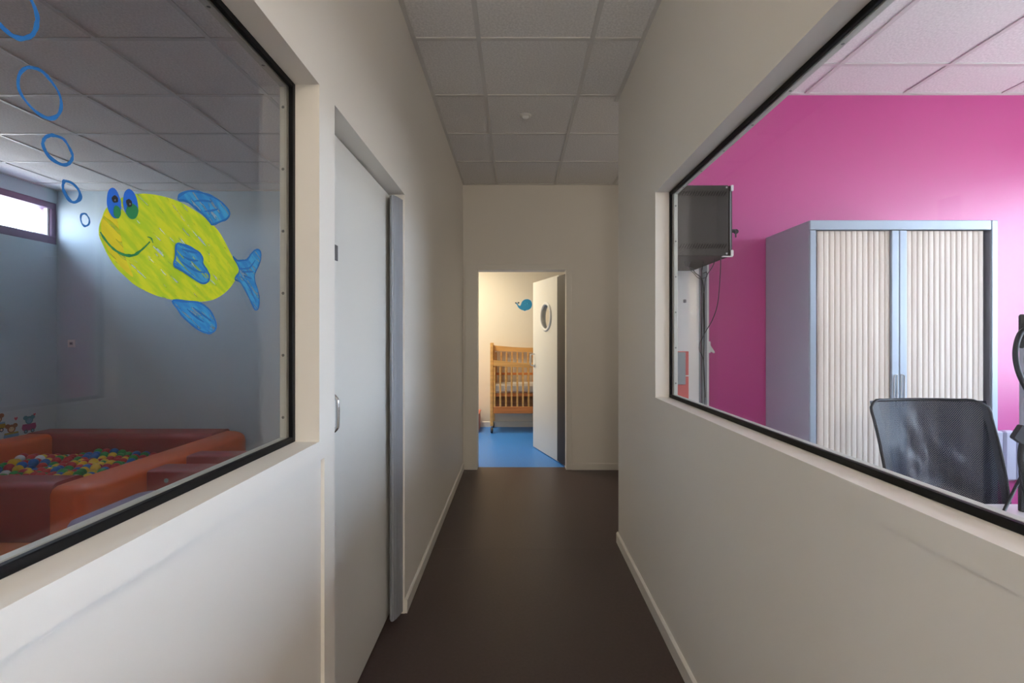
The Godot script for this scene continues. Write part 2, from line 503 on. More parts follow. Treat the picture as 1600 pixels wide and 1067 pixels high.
# tiles laid in a grid of tees, each tile a piece; keep(x, z) tells whether the ceiling reaches there
func tiled_ceiling(called: String, label: String, x0: float, x1: float, z0: float, z1: float, h: float, xs: Array, zs: Array, notch := Vector2.INF):
	var c := setting(called, label)
	var cx := [x0]
	for x in xs:
		if x > x0 + 0.08 and x < x1 - 0.08:
			cx.append(x)
	cx.append(x1)
	var cz := [z0]
	for z in zs:
		if z > z0 + 0.08 and z < z1 - 0.08:
			cz.append(z)
	cz.append(z1)
	var st := tool()
	bx(st, V(x0, h + 0.03, z0), V(x1, h + 0.12, z1))
	obj("slab", st, M.wall, c)
	var shapes := {}
	for i in cx.size() - 1:
		for j in cz.size() - 1:
			var pieces := [[cx[i], cx[i + 1], cz[j], cz[j + 1]]]
			if notch != Vector2.INF:          # right of notch.x there is ceiling only beyond notch.y
				pieces = []
				if cz[j] >= notch.y:
					if cx[i] < notch.x:
						pieces.append([cx[i], minf(cx[i + 1], notch.x), cz[j], cz[j + 1]])
				elif cz[j + 1] <= notch.y:
					pieces.append([cx[i], cx[i + 1], cz[j], cz[j + 1]])
				else:
					pieces.append([cx[i], cx[i + 1], cz[j], notch.y])
					if cx[i] < notch.x:
						pieces.append([cx[i], minf(cx[i + 1], notch.x), notch.y, cz[j + 1]])
			for p in pieces:
				var s := Vector3(p[1] - p[0], 0.016, p[3] - p[2])
				var key := "%.3f %.3f" % [s.x, s.z]
				if not shapes.has(key):
					var t := tool()
					bx(t, -s / 2, s / 2)
					t.generate_normals()
					shapes[key] = t.commit()
				put("tile", shapes[key], M.tile, c, V((p[0] + p[1]) / 2, h + 0.014, (p[2] + p[3]) / 2))
	for x in xs:
		if x > x0 + 0.08 and x < x1 - 0.08:
			box("main_tee", V(x - 0.012, h, z0), V(x + 0.012, h + 0.006, z1 if notch == Vector2.INF or x < notch.x else notch.y), M.tee, c)
	for z in zs:
		if z > z0 + 0.08 and z < z1 - 0.08:
			box("cross_tee", V(x0, h + 0.0005, z - 0.012), V(x1 if notch == Vector2.INF or z < notch.y else notch.x, h + 0.006, z + 0.012), M.tee, c)
	var edges := [[V(x0, h - 0.0006, z0), V(x0 + 0.022, h + 0.006, z1)], [V(x0, h - 0.0004, z0), V(x1, h + 0.006, z0 + 0.022)]]
	if notch == Vector2.INF:
		edges.append([V(x1 - 0.022, h - 0.0006, z0), V(x1, h + 0.006, z1)])
		edges.append([V(x0, h - 0.0004, z1 - 0.022), V(x1, h + 0.006, z1)])
	else:
		edges.append([V(notch.x - 0.022, h - 0.0006, notch.y), V(notch.x, h + 0.006, z1)])
		edges.append([V(notch.x - 0.022, h - 0.0004, notch.y - 0.022), V(x1, h + 0.006, notch.y)])
	for e in edges:
		box("edge_trim", e[0], e[1], M.tee, c)

func steps_from(a: float, lo: float, hi: float) -> Array:
	var o := []
	var x := a
	while x > lo:
		x -= 0.6
	while x < hi:
		if x > lo:
			o.append(x)
		x += 0.6
	return o

func shell_corridor():
	var top := HC + 0.05
	var st := tool()
	bx(st, V(-0.66, -0.1, -5.12), V(2.5, 0, ZB))
	var fl := struct("floor", st, M.vinyl)
	fl.set_meta("label", "dark brown vinyl corridor floor")
	box("weld_seam", V(XL, 0, -3.142), V(2.4, 0.0008, -3.136), M.seam, fl)

	# left partition with the glazed opening and the doorway
	st = tool()
	var a := XL - 0.105
	bx(st, V(a, 0, -5.19), V(XL, top, -2.403))
	bx(st, V(a, 2.07, -2.403), V(XL, top, -1.477))
	bx(st, V(a, 0, -1.477), V(XL, top, -1.398))
	bx(st, V(a, 1.018, -1.398), V(XL, top, -1.362))
	bx(st, V(a, WY1, -1.362), V(XL, top, 0.75))
	bx(st, V(a, 1.018, -1.362), V(XL, WY0, 0.75))
	bx(st, V(a, 0, -1.398), V(XL - 0.024, 1.018, 0.75))
	bx(st, V(XL - 0.024, 0, -1.398), V(XL - 0.010, 1.0145, 0.75), 0.001)
	bx(st, V(a, 0, 0.75), V(XL, top, ZB))
	struct("wall_left", st, M.wall)

	# right partition with the long glazed opening
	st = tool()
	var b := XR + 0.105
	bx(st, V(XR, 0, ZC), V(b, top, -2.371))
	bx(st, V(XR, WY1, -2.371), V(b, top, 0.35))
	bx(st, V(XR - 0.0025, 1.018, -2.371), V(b, WY0, 0.35))
	bx(st, V(XR, 0, -2.371), V(b, 1.018, 0.35))
	bx(st, V(XR, 0, 0.35), V(b, top, ZB))
	struct("wall_right", st, M.wall)

	# end wall round the cot room doorway, return wall and alcove
	st = tool()
	bx(st, V(-0.657, 0, -5.19), V(-0.404, top, ZE))
	bx(st, V(-0.404, 2.063, -5.19), V(0.511, top, ZE))
	bx(st, V(0.511, 0, -5.19), V(2.5, top, ZE))
	struct("wall_end", st, M.wall)
	st = tool()
	bx(st, V(b, 0, ZC), V(2.5, top, -3.11))
	struct("wall_return", st, M.wall)
	st = tool()
	bx(st, V(2.4, 0, ZE), V(2.5, top, ZC))
	struct("wall_alcove", st, M.wall)
	st = tool()
	bx(st, V(-5.2, -0.1, ZB), V(-0.45, top + 0.1, ZB + 0.1))
	bx(st, V(0.57, -0.1, ZB), V(4.3, top + 0.1, ZB + 0.1))
	bx(st, V(-0.45, 2.3, ZB), V(0.57, top + 0.1, ZB + 0.1))
	struct("wall_back", st, M.wall)

	# skirting with a bevelled top
	var skirt := func(called: String, p: Vector3, dir: Vector3, out: Vector3, l: float):
		var s := tool()
		prism(s, PackedVector2Array([Vector2(0, 0), Vector2(0.012, 0), Vector2(0.012, 0.062), Vector2(0.004, 0.071), Vector2(0, 0.071)]), p, out, Vector3.UP, dir * l)
		struct(called, s, M.trim)
	skirt.call("baseboard_left", V(XL, 0, -2.405), V(0, 0, -1), V(1, 0, 0), 2.6)
	skirt.call("baseboard_right", V(XR, 0, ZC - 0.012), V(0, 0, 1), V(-1, 0, 0), 5.4)
	skirt.call("baseboard_return", V(XR, 0, ZC), V(1, 0, 0), V(0, 0, -1), 1.72)
	skirt.call("baseboard_end", V(0.571, 0, ZE), V(1, 0, 0), V(0, 0, 1), 1.83)

	# architrave of the cot room doorway
	st = tool()
	bx(st, V(-0.53, 0, ZE), V(-0.404, 2.12, ZE + 0.006), 0.002)
	bx(st, V(0.511, 0, ZE), V(0.571, 2.12, ZE + 0.006), 0.002)
	bx(st, V(-0.404, 2.063, ZE), V(0.511, 2.12, ZE + 0.006), 0.002)
	struct("trim_1", st, M.trim)
	tiled_ceiling("ceiling", "suspended ceiling of square tiles above the corridor", XL, 2.4, ZE, ZB, HC, steps_from(-0.2, XL, 2.4), steps_from(-3.171, ZE, ZB), Vector2(XR, ZC))

func shell_playroom():
	var top := HC + 0.05
	var st := tool()
	bx(st, V(-5.2, -0.1, -5.33), V(-0.66, 0, ZB))
	struct("floor_playroom", st, M.lino)
	st = tool()
	bx(st, V(-5.2, 0, -5.33), V(-0.657, top, -5.23))
	struct("wall_playroom_far", st, M.wall_blue)
	# outer wall with the band of high windows
	st = tool()
	bx(st, V(-5.19, 0, -5.23), V(-4.94, 2.36, ZB))
	bx(st, V(-5.19, 2.80, -5.23), V(-4.94, top, ZB))
	bx(st, V(-5.19, 2.36, -1.968), V(-4.94, 2.80, ZB))
	struct("wall_playroom_outer", st, M.wall_blue)
	tiled_ceiling("ceiling_playroom", "suspended ceiling of square tiles above the playroom", -4.94, -0.657, -5.23, ZB, HC, steps_from(-2.224, -4.94, -0.657), steps_from(-3.171, -5.23, ZB))

func shell_office():
	var top := HC + 0.05
	var st := tool()
	bx(st, V(XR + 0.1, -0.1, -3.1), V(4.3, 0, ZB))
	struct("floor_office", st, M.lino)
	st = tool()
	bx(st, V(XR + 0.105, 0, -3.11), V(4.25, top, -2.99))
	struct("wall_office_far", st, M.wall_pink)
	st = tool()
	bx(st, V(4.0, 0, -2.99), V(4.25, 0.95, ZB))
	bx(st, V(4.0, 2.55, -2.99), V(4.25, top, ZB))
	bx(st, V(4.0, 0.95, -2.99), V(4.25, 2.55, -2.4))
	bx(st, V(4.0, 0.95, 0.0), V(4.25, 2.55, ZB))
	struct("wall_office_outer", st, M.wall)
	tiled_ceiling("ceiling_office", "suspended ceiling of square white tiles above the pink office", XR + 0.105, 4.0, -2.99, ZB, HO, steps_from(1.772, 0.8, 4.0), steps_from(-2.66, -2.99, ZB))

func shell_cot_room():
	var st := tool()
	bx(st, V(-1.7, -0.1, -7.55), V(2.4, 0, -5.12))
	struct("floor_cot_room", st, M.vinyl_blue)
	st = tool()
	bx(st, V(-1.7, 0, -7.55), V(2.4, 2.75, -7.43))
	struct("wall_cot_room_far", st, M.wall_cream)
	st = tool()
	bx(st, V(-1.8, 0, -7.55), V(-1.7, 2.75, -5.19))
	struct("wall_cot_room_left", st, M.wall_cream)
	st = tool()
	bx(st, V(2.4, 0, -7.55), V(2.5, 2.75, -5.19))
	struct("wall_cot_room_right", st, M.wall_cream)
	st = tool()
	bx(st, V(-1.8, 2.65, -7.55), V(2.5, 2.75, -5.19))
	struct("ceiling_cot_room", st, M.wall)
	st = tool()
	prism(st, PackedVector2Array([Vector2(0, 0), Vector2(0.012, 0), Vector2(0.012, 0.075), Vector2(0.004, 0.085), Vector2(0, 0.085)]), V(-1.7, 0, -7.43), V(0, 0, 1), Vector3.UP, V(4.1, 0, 0))
	struct("baseboard_cot_room", st, M.trim)
	# the ceiling lamp that lights the cot room
	var lamp := thing("ceiling_lamp", "flat square warm ceiling lamp over the cot room", "lamp", V(-0.95, 2.65, -6.35))
	box("housing", V(-1.3, 2.61, -6.7), V(-0.6, 2.65, -6.0), M.white_plastic, lamp, 0.004)
	var glow := mat(rgb(255, 244, 226), 0.5)
	glow.emission_enabled = true
	glow.emission = Color(1.0, 0.94, 0.83)
	glow.emission_energy_multiplier = 0.8
	box("diffuser", V(-1.27, 2.604, -6.67), V(-0.63, 2.61, -6.03), glow, lamp)
	var al := AreaLight3D.new()
	al.name = "lamp_light"
	al.area_size = Vector2(0.62, 0.62)
	al.light_color = Color(1.0, 0.94, 0.83)
	al.light_energy = 1.8
	al.area_range = 12.0
	al.shadow_enabled = true
	al.position = V(0, -0.052, 0)
	al.rotation.x = -PI / 2
	lamp.add_child(al)


func globe_lamp(label: String, at: Vector3, energy: float):
	var l := thing("globe_lamp", label, "lamp", at)
	var st := tool()
	rod(st, at, at + V(0, -0.02, 0), 0.05, 18, 0.003)
	rod(st, at + V(0, -0.02, 0), at + V(0, -0.59, 0), 0.006, 8)
	obj("stem", st, M.white_plastic, l)
	var glow := mat(rgb(250, 246, 240), 0.4)
	glow.emission_enabled = true
	glow.emission = Color(1.0, 0.95, 0.885)
	glow.emission_energy_multiplier = 1.0
	var sp := SphereMesh.new()
	sp.radius = 0.12
	sp.height = 0.24
	put("globe", sp, glow, l, V(0, -0.70, 0))
	var o := OmniLight3D.new()
	o.name = "globe_light"
	o.light_color = Color(1.0, 0.95, 0.885)
	o.light_energy = energy
	o.light_size = 0.11
	o.omni_range = 14.0
	o.omni_attenuation = 2.0
	o.shadow_enabled = true
	o.position = V(0, -0.70, 0)
	l.add_child(o)


# ---------------------------------------------------------------- glazing
# side -1: left partition, 1: right; f: distance of the corridor face from the middle; zf, zn: far and near jamb
func partition_window(called: String, side: int, f: float, zf: float, zn: float):
	var w := setting(called, "fixed glazed panel in the corridor partition with black gasket")
	var S := func(x: float) -> float: return side * (f + x)
	var strip := func(name_: String, x0: float, x1: float, t: float, m: Material) -> Array:
		var made := []
		var lo := minf(S.call(x0), S.call(x1))
		var hi := maxf(S.call(x0), S.call(x1))
		for r in [[WY0, WY1, zf, zf + t], [WY0, WY1, zn - t, zn], [WY1 - t, WY1, zf + t, zn - t], [WY0, WY0 + t, zf + t, zn - t]]:
			made.append(box(name_, V(lo, r[0], r[2]), V(hi, r[1], r[3]), m, w, 0.0015))
		return made
	strip.call("gasket", 0.067, 0.079, 0.016, M.rubber)
	var beads: Array = strip.call("glazing_bead", 0.0855, 0.1045, 0.014, M.bead)
	var lo := minf(S.call(0.0795), S.call(0.085))
	var hi := maxf(S.call(0.0795), S.call(0.085))
	box("pane", V(lo, WY0 + 0.003, zf + 0.003), V(hi, WY1 - 0.003, zn - 0.003), M.glass if side < 0 else M.glass_clear, w)
	# screws driven through the beads into the lining
	var sc := tool()
	lathe(sc, [Vector2(0, 0.0012), Vector2(0.0022, 0.001), Vector2(0.0042, 0.0)], 10, Transform3D.IDENTITY)
	sc.generate_normals()
	var head := sc.commit()
	for k in 6:
		var s := put("screw", head, M.screw, beads[0], V(S.call(0.095), WY0 + 0.07 + k * 0.172, zf + 0.0141))
		s.rotation.x = PI / 2
	var n := int((zn - zf) / 0.22)
	for k in n:
		var s := put("screw", head, M.screw, beads[2], V(S.call(0.095), WY1 - 0.0141, zf + 0.12 + k * 0.22))
		s.rotation.x = PI

func playroom_hopper():
	var w := setting("window_3", "high strip window with a mauve frame in the outer playroom wall")
	var z0 := -5.228
	for k in 2:
		var za := z0 + k * 1.64
		var zb := za + 1.62
		var x := -5.07
		for r in [[2.36, 2.44, za, zb], [2.735, 2.80, za, zb], [2.44, 2.735, za, za + 0.055], [2.44, 2.735, zb - 0.055, zb]]:
			box("frame", V(x, r[0], r[2]), V(x + 0.125, r[1], r[3]), M.mauve, w, 0.004)
		box("sash", V(x + 0.06, 2.44, za + 0.055), V(x + 0.10, 2.452, zb - 0.055), M.white_plastic, w)
		box("sash", V(x + 0.06, 2.452, za + 0.055), V(x + 0.10, 2.735, za + 0.075), M.white_plastic, w)
		box("pane", V(x + 0.03, 2.44, za + 0.055), V(x + 0.036, 2.735, zb - 0.055), M.glass, w)

func office_window():
	var w := setting("window_4", "wide daylight window in the outer office wall")
	for k in 3:
		var za := -2.4 + k * 0.8
		var zb := za + 0.8
		for r in [[0.95, 1.0, za, zb], [2.5, 2.55, za, zb], [1.0, 2.5, za, za + 0.05], [1.0, 2.5, zb - 0.05, zb]]:
			box("frame", V(4.10, r[0], r[2]), V(4.16, r[1], r[3]), M.trim, w, 0.004)
		box("pane", V(4.125, 1.0, za + 0.05), V(4.131, 2.5, zb - 0.05), M.glass, w)


# ---------------------------------------------------------------- doors
func entrance_door():
	var d := setting("door_3", "closed white corridor door behind the camera")
	box("leaf", V(-0.45, 0.005, ZB + 0.02), V(0.57, 2.3, ZB + 0.06), M.door_white, d, 0.003)

func side_door():
	var d := setting("door_1", "closed white flush door set back in the left wall")
	box("leaf", V(-0.664, 0.008, -2.395), V(-0.624, 2.062, -1.479), M.door_white, d, 0.002)
	# roll-up finger guard over the hinge side: a ribbed bulging strip
	var st := tool()
	var prof := PackedVector2Array([Vector2(0, 0)])
	var n := 14
	for k in n + 1:
		var t := float(k) / n
		var r := 0.075 * sin(PI * t) ** 0.8 + (0.0025 if k % 2 else -0.0015)
		prof.append(Vector2(0.004 + t * 0.056, maxf(r, 0.002) + 0.012))
	prof.append(Vector2(0.064, 0))
	prism(st, prof, V(-0.625, 0.012, -2.401), V(1, 0, 0), V(0, 0, 1), V(0, 2.03, 0))
	obj("finger_guard", st, M.guard, d)
	var hp := tool()
	tube(hp, smooth([V(-0.624, 1.05, -1.588), V(-0.604, 1.052, -1.588), V(-0.588, 1.066, -1.588), V(-0.584, 1.084, -1.588), V(-0.584, 1.146, -1.588), V(-0.588, 1.164, -1.588), V(-0.604, 1.178, -1.588), V(-0.624, 1.18, -1.588)], 4), 0.0062, 10)
	obj("handle", hp, M.steel, d)
	box("latch_plate", V(-0.625, 1.629, -1.690), V(-0.620, 1.682, -1.62), M.plate, d, 0.001)

func cot_room_door():
	var d := setting("door_2", "white cot room door with a round window standing open")
	d.position = V(0.462, 0, -5.29)
	var far := V(0.207, 0, -6.06)
	var ax := far - d.position
	d.rotation.y = atan2(-ax.z, ax.x)
	var l := ax.length()
	# local x runs along the leaf from the hinge, local +z is the far face; the corridor face looks to -z or +z below
	var face := 1.0 if d.transform.basis.z.x < 0 else -1.0
	var t := 0.04 * -face
	var c := Vector2(0.382, 1.605)
	var r := 0.15
	var y0 := 0.01
	var y1 := 2.045
	var st := tool()
	var ang := []
	for k in 32:
		ang.append(TAU * k / 32.0)
	for q in [Vector2(0, y0), Vector2(l, y0), Vector2(l, y1), Vector2(0, y1)]:
		ang.append(fposmod((q - c).angle(), TAU))
	ang.sort()
	var rim := func(a: float) -> Vector2:
		var dir := Vector2.from_angle(a)
		var k := 1e9
		if absf(dir.x) > 1e-6:
			k = minf(k, ((l if dir.x > 0 else 0.0) - c.x) / dir.x)
		if absf(dir.y) > 1e-6:
			k = minf(k, ((y1 if dir.y > 0 else y0) - c.y) / dir.y)
		return c + dir * k
	for i in ang.size():
		var a0: float = ang[i]
		var a1: float = ang[(i + 1) % ang.size()]
		if i == ang.size() - 1:
			a1 += TAU
		if a1 - a0 < 1e-5:
			continue
		var p0 := c + Vector2.from_angle(a0) * r
		var p1 := c + Vector2.from_angle(a1) * r
		var q0: Vector2 = rim.call(a0)
		var q1: Vector2 = rim.call(a1)
		for z in [0.0, t]:
			poly(st, [V(p0.x, p0.y, z), V(q0.x, q0.y, z), V(q1.x, q1.y, z), V(p1.x, p1.y, z)], V(0, 0, face if z == 0.0 else -face))
		poly(st, [V(p0.x, p0.y, 0), V(p1.x, p1.y, 0), V(p1.x, p1.y, t), V(p0.x, p0.y, t)], V(c.x - p0.x, c.y - p0.y, 0))
		poly(st, [V(q0.x, q0.y, 0), V(q1.x, q1.y, 0), V(q1.x, q1.y, t), V(q0.x, q0.y, t)], V(q0.x - c.x, q0.y - c.y, 0))
	obj("leaf", st, M.door_white, d, true)
	for s in [0, 1]:
		var rg := tool()
		var dirz := face if s == 0 else -face
		var at := Transform3D(Basis(V(1, 0, 0), V(0, 0, dirz), V(0, -dirz, 0)), V(c.x, c.y, 0.0 if s == 0 else t))
		lathe(rg, [Vector2(r - 0.012, -0.004), Vector2(r - 0.012, 0.008), Vector2(r - 0.004, 0.015), Vector2(r + 0.014, 0.014), Vector2(r + 0.022, 0.006), Vector2(r + 0.022, 0.0)], 36, at)
		obj("porthole_ring", rg, M.white_plastic, d, true)
	var gl := tool()
	lathe(gl, [Vector2(0, t * 0.5 - 0.003), Vector2(r - 0.001, t * 0.5 - 0.003), Vector2(r - 0.001, t * 0.5 + 0.003), Vector2(0, t * 0.5 + 0.003)], 32, Transform3D(Basis(V(1, 0, 0), V(0, 0, 1), V(0, -1, 0)), V(c.x, c.y, 0)), true)
	obj("porthole_pane", gl, M.glass, d, true)
	var hx := l - 0.055
	var hp := tool()
	tube(hp, smooth([V(hx, 1.02, 0), V(hx, 1.02, face * 0.03), V(hx, 1.03, face * 0.05), V(hx, 1.05, face * 0.056), V(hx, 1.13, face * 0.056), V(hx, 1.15, face * 0.05), V(hx, 1.16, face * 0.03), V(hx, 1.16, 0)], 4), 0.008, 10)
	obj("handle", hp, M.steel, d, true)
	var ro := tool()
	rod(ro, V(hx, 1.02, 0), V(hx, 1.02, face * 0.012), 0.022, 16, 0.002)
	obj("handle_rose", ro, M.steel, d, true)
	# dark finger guard between frame and leaf, a sheet bent over the hinge gap
	var g := setting("trim_2", "dark grey finger guard strip between door frame and open door")
	var path := smooth([Vector2(0.509, -5.095), Vector2(0.500, -5.13), Vector2(0.478, -5.20), Vector2(0.458, -5.27), Vector2(0.446, -5.335)], 3)
	var gs := tool()
	for i in path.size() - 1:
		var a: Vector2 = path[i]
		var b: Vector2 = path[i + 1]
		gs.set_smooth_group(2)
		poly(gs, [V(a.x, 0.02, a.y), V(b.x, 0.02, b.y), V(b.x, 2.03, b.y), V(a.x, 2.03, a.y)], V(-1, 0, 0.3))
		gs.set_smooth_group(4)
		poly(gs, [V(a.x + 0.003, 0.02, a.y), V(b.x + 0.003, 0.02, b.y), V(b.x + 0.003, 2.03, b.y), V(a.x + 0.003, 2.03, a.y)], V(1, 0, -0.3))
	gs.set_smooth_group(-1)
	obj("guard_strip", gs, M.guard_dark, g)


# ---------------------------------------------------------------- playroom things
func ball_pit():
	var p := thing("ball_pit", "orange and red foam ball pit in the playroom corner", "ball pit", V(-3.8, 0, -4.2))
	# each side is a padded bar with softly rounded edges
	var bar := func(lo: Vector3, hi: Vector3, r: float, axis: int, m: Material, back_round := 0.0):
		var st := tool()
		if axis == 0:
			prism(st, rounded(hi.z - lo.z, hi.y - lo.y, [0.01, 0.01, r, r]), V(lo.x, lo.y, lo.z), V(0, 0, 1), Vector3.UP, V(hi.x - lo.x, 0, 0), true)
		else:
			prism(st, rounded(hi.x - lo.x, hi.y - lo.y, [0.01, 0.01, r, r]), V(lo.x, lo.y, lo.z), V(1, 0, 0), Vector3.UP, V(0, 0, hi.z - lo.z), true)
		return obj("side_panel", st, m, p)
	bar.call(V(-4.93, 0, -4.86), V(-4.64, 0.40, -3.20), 0.05, 1, M.foam_orange)
	bar.call(V(-4.93, 0, -5.20), V(-3.06, 0.40, -4.865), 0.06, 0, M.foam_red)
	bar.call(V(-4.635, 0, -3.46), V(-3.065, 0.40, -3.20), 0.06, 0, M.foam_red)
	# right side with a rounded far corner and a broad soft top
	var plan := PackedVector2Array()
	plan = PackedVector2Array([Vector2(0, 0), Vector2(0.36, 0), Vector2(0.36, 1.55)])
	for k in 7:
		plan.append(Vector2(0.02, 1.55) + Vector2.from_angle(PI / 2 * k / 6.0) * Vector2(0.34, 0.37))
	plan.append(Vector2(0, 1.92))
	var st := tool()
	var o := V(-3.05, 0, -3.18)
	var rings := []
	for lv in [[0.0, 0.0], [0.33, 0.0], [0.365, 0.008], [0.387, 0.026], [0.398, 0.055]]:
		var ring := []
		var mid := Vector2(0.17, 0.95)
		for q in plan:
			var dd: Vector2 = q - mid
			var k := Vector2(1.0 - lv[1] / 0.18, 1.0 - lv[1] / 0.96)
			ring.append(o + V(mid.x + dd.x * k.x, lv[0], -(mid.y + dd.y * k.y)))
		rings.append(ring)
	st.set_smooth_group(0)
	for i in rings.size() - 1:
		for k in plan.size():
			var j := (k + 1) % plan.size()
			var out: Vector3 = (rings[i][k] + rings[i][j]) / 2.0 - (o + V(0.17, 0, -0.95))
			out.y = 0.02
			poly(st, [rings[i][k], rings[i][j], rings[i + 1][j], rings[i + 1][k]], out)
	poly(st, rings[-1], Vector3.UP)
	obj("side_panel", st, M.foam_orange, p)
	box("base", V(-4.63, 0.0, -4.86), V(-3.06, 0.05, -3.47), M.foam_red, p)

	# the balls that show, one by one
	var sph := SphereMesh.new()
	sph.radius = 0.0375
	sph.height = 0.075
	sph.radial_segments = 20
	sph.rings = 10
	var kinds := ["red", "red", "red", "red", "red", "red", "yellow", "yellow", "yellow", "green", "green", "green", "blue", "blue", "white"]
	var row := 0
	var z := -4.80
	var bump := FastNoiseLite.new()
	bump.seed = 3
	bump.frequency = 1.6
	var count := 0
	while z < -3.52:
		var x := -4.59 + (0.0395 if row % 2 else 0.0)
		while x < -3.40:
			var kind: String = kinds[rng.randi() % kinds.size()]
			if kind == "white" and rng.randf() < 0.4:
				kind = "blue"
			var y := 0.205 + bump.get_noise_2d(x, z) * 0.07 + rng.randf_range(-0.012, 0.012)
			if count < 300:
				var b := put("play_ball", sph, M["ball_" + kind], self, V(x + rng.randf_range(-0.001, 0.001), y, z))
				tag(b, kind + " plastic ball among the balls in the foam pit", "ball", kind + " balls in the ball pit")
				count += 1
			x += 0.0775
		z += 0.0685
		row += 1
	# what lies below and behind them
	var mm := MultiMesh.new()
	mm.transform_format = MultiMesh.TRANSFORM_3D
	mm.use_colors = true
	var low := SphereMesh.new()
	low.radius = 0.0375
	low.height = 0.075
	low.radial_segments = 10
	low.rings = 5
	mm.mesh = low
	var at := []
	for layer in 2:
		row = 0
		z = -4.81 + layer * 0.03
		while z < -3.50:
			var x := -4.59 + (0.039 if (row + layer) % 2 else 0.0)
			while x < -3.12:
				if layer == 0 or x > -3.38:
					at.append(V(x, 0.10 + layer * 0.095, z))
				x += 0.078
			z += 0.068
			row += 1
	mm.instance_count = at.size()
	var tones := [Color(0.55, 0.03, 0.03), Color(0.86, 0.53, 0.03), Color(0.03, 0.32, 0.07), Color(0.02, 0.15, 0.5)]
	for i in at.size():
		mm.set_instance_transform(i, Transform3D(Basis(), at[i]))
		mm.set_instance_color(i, tones[rng.randi() % 4])
	var lower := MultiMeshInstance3D.new()
	lower.name = "ball_filling"
	lower.multimesh = mm
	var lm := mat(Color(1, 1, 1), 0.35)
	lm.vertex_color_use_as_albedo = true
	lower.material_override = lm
	lower.set_meta("kind", "stuff")
	lower.set_meta("label", "deeper layer of coloured balls filling the foam pit")
	lower.set_meta("category", "balls")
	add_child(lower)

func soft_block(called: String, label: String, lo: Vector3, hi: Vector3, r: float, m: Material, corner := 0.02) -> Node3D:
	var t := thing(called, label, "foam block", V((lo.x + hi.x) / 2, lo.y, (lo.z + hi.z) / 2))
	var st := tool()
	var w := hi.x - lo.x
	var d := hi.z - lo.z
	var rings := []
	for lv in [[0.0, r * 0.3], [r * 0.3, 0.0], [hi.y - lo.y - r, 0.0], [hi.y - lo.y - r * 0.3, r * 0.3], [hi.y - lo.y, r]]:
		var ring := []
		for q in rounded(w - 2 * lv[1], d - 2 * lv[1], [corner, corner, corner, corner], 5):
			ring.append(V(lo.x + lv[1] + q.x, lo.y + lv[0], lo.z + lv[1] + q.y))
		rings.append(ring)
	st.set_smooth_group(0)
	var mid := (lo + hi) / 2.0
	for i in rings.size() - 1:
		for k in rings[0].size():
			var j := (k + 1) % rings[0].size() as int
			poly(st, [rings[i][k], rings[i][j], rings[i + 1][j], rings[i + 1][k]], (rings[i][k] + rings[i][j]) / 2.0 - mid)
	poly(st, rings[-1], Vector3.UP)
	obj("cover", st, m, t)
	return t

func foam_shapes():
	var n := soft_block("foam_block", "red foam block beside the ball pit with a small round badge", V(-2.67, 0, -3.71), V(-1.62, 0.405, -3.50), 0.015, M.foam_red)
	var st := tool()
	rod(st, V(-2.52, 0.335, -3.50), V(-2.52, 0.335, -3.498), 0.016, 16)
	rod(st, V(-2.52, 0.335, -3.498), V(-2.52, 0.335, -3.497), 0.010, 16)
	obj("badge", st, M.grey_plastic, n)
	soft_block("foam_block", "red foam block farther back beside the ball pit", V(-2.67, 0, -4.10), V(-1.62, 0.412, -3.92), 0.015, M.foam_red)
	soft_block("foam_cushion", "violet grey rounded foam cushion in front of the red blocks", V(-2.62, 0.03, -3.42), V(-1.85, 0.30, -2.78), 0.03, M.foam_violet, 0.09)
	var m := thing("play_mat", "orange padded mat on the playroom floor before the ball pit", "mat", V(-3.0, 0, -2.2))
	for i in 2:
		for j in 2:
			box("mat_section", V(-4.9 + i * 1.85, 0.001, -3.17 + j * 1.1), V(-3.06 + i * 1.85, 0.03, -2.075 + j * 1.1), M.mat_orange, m, 0.008)


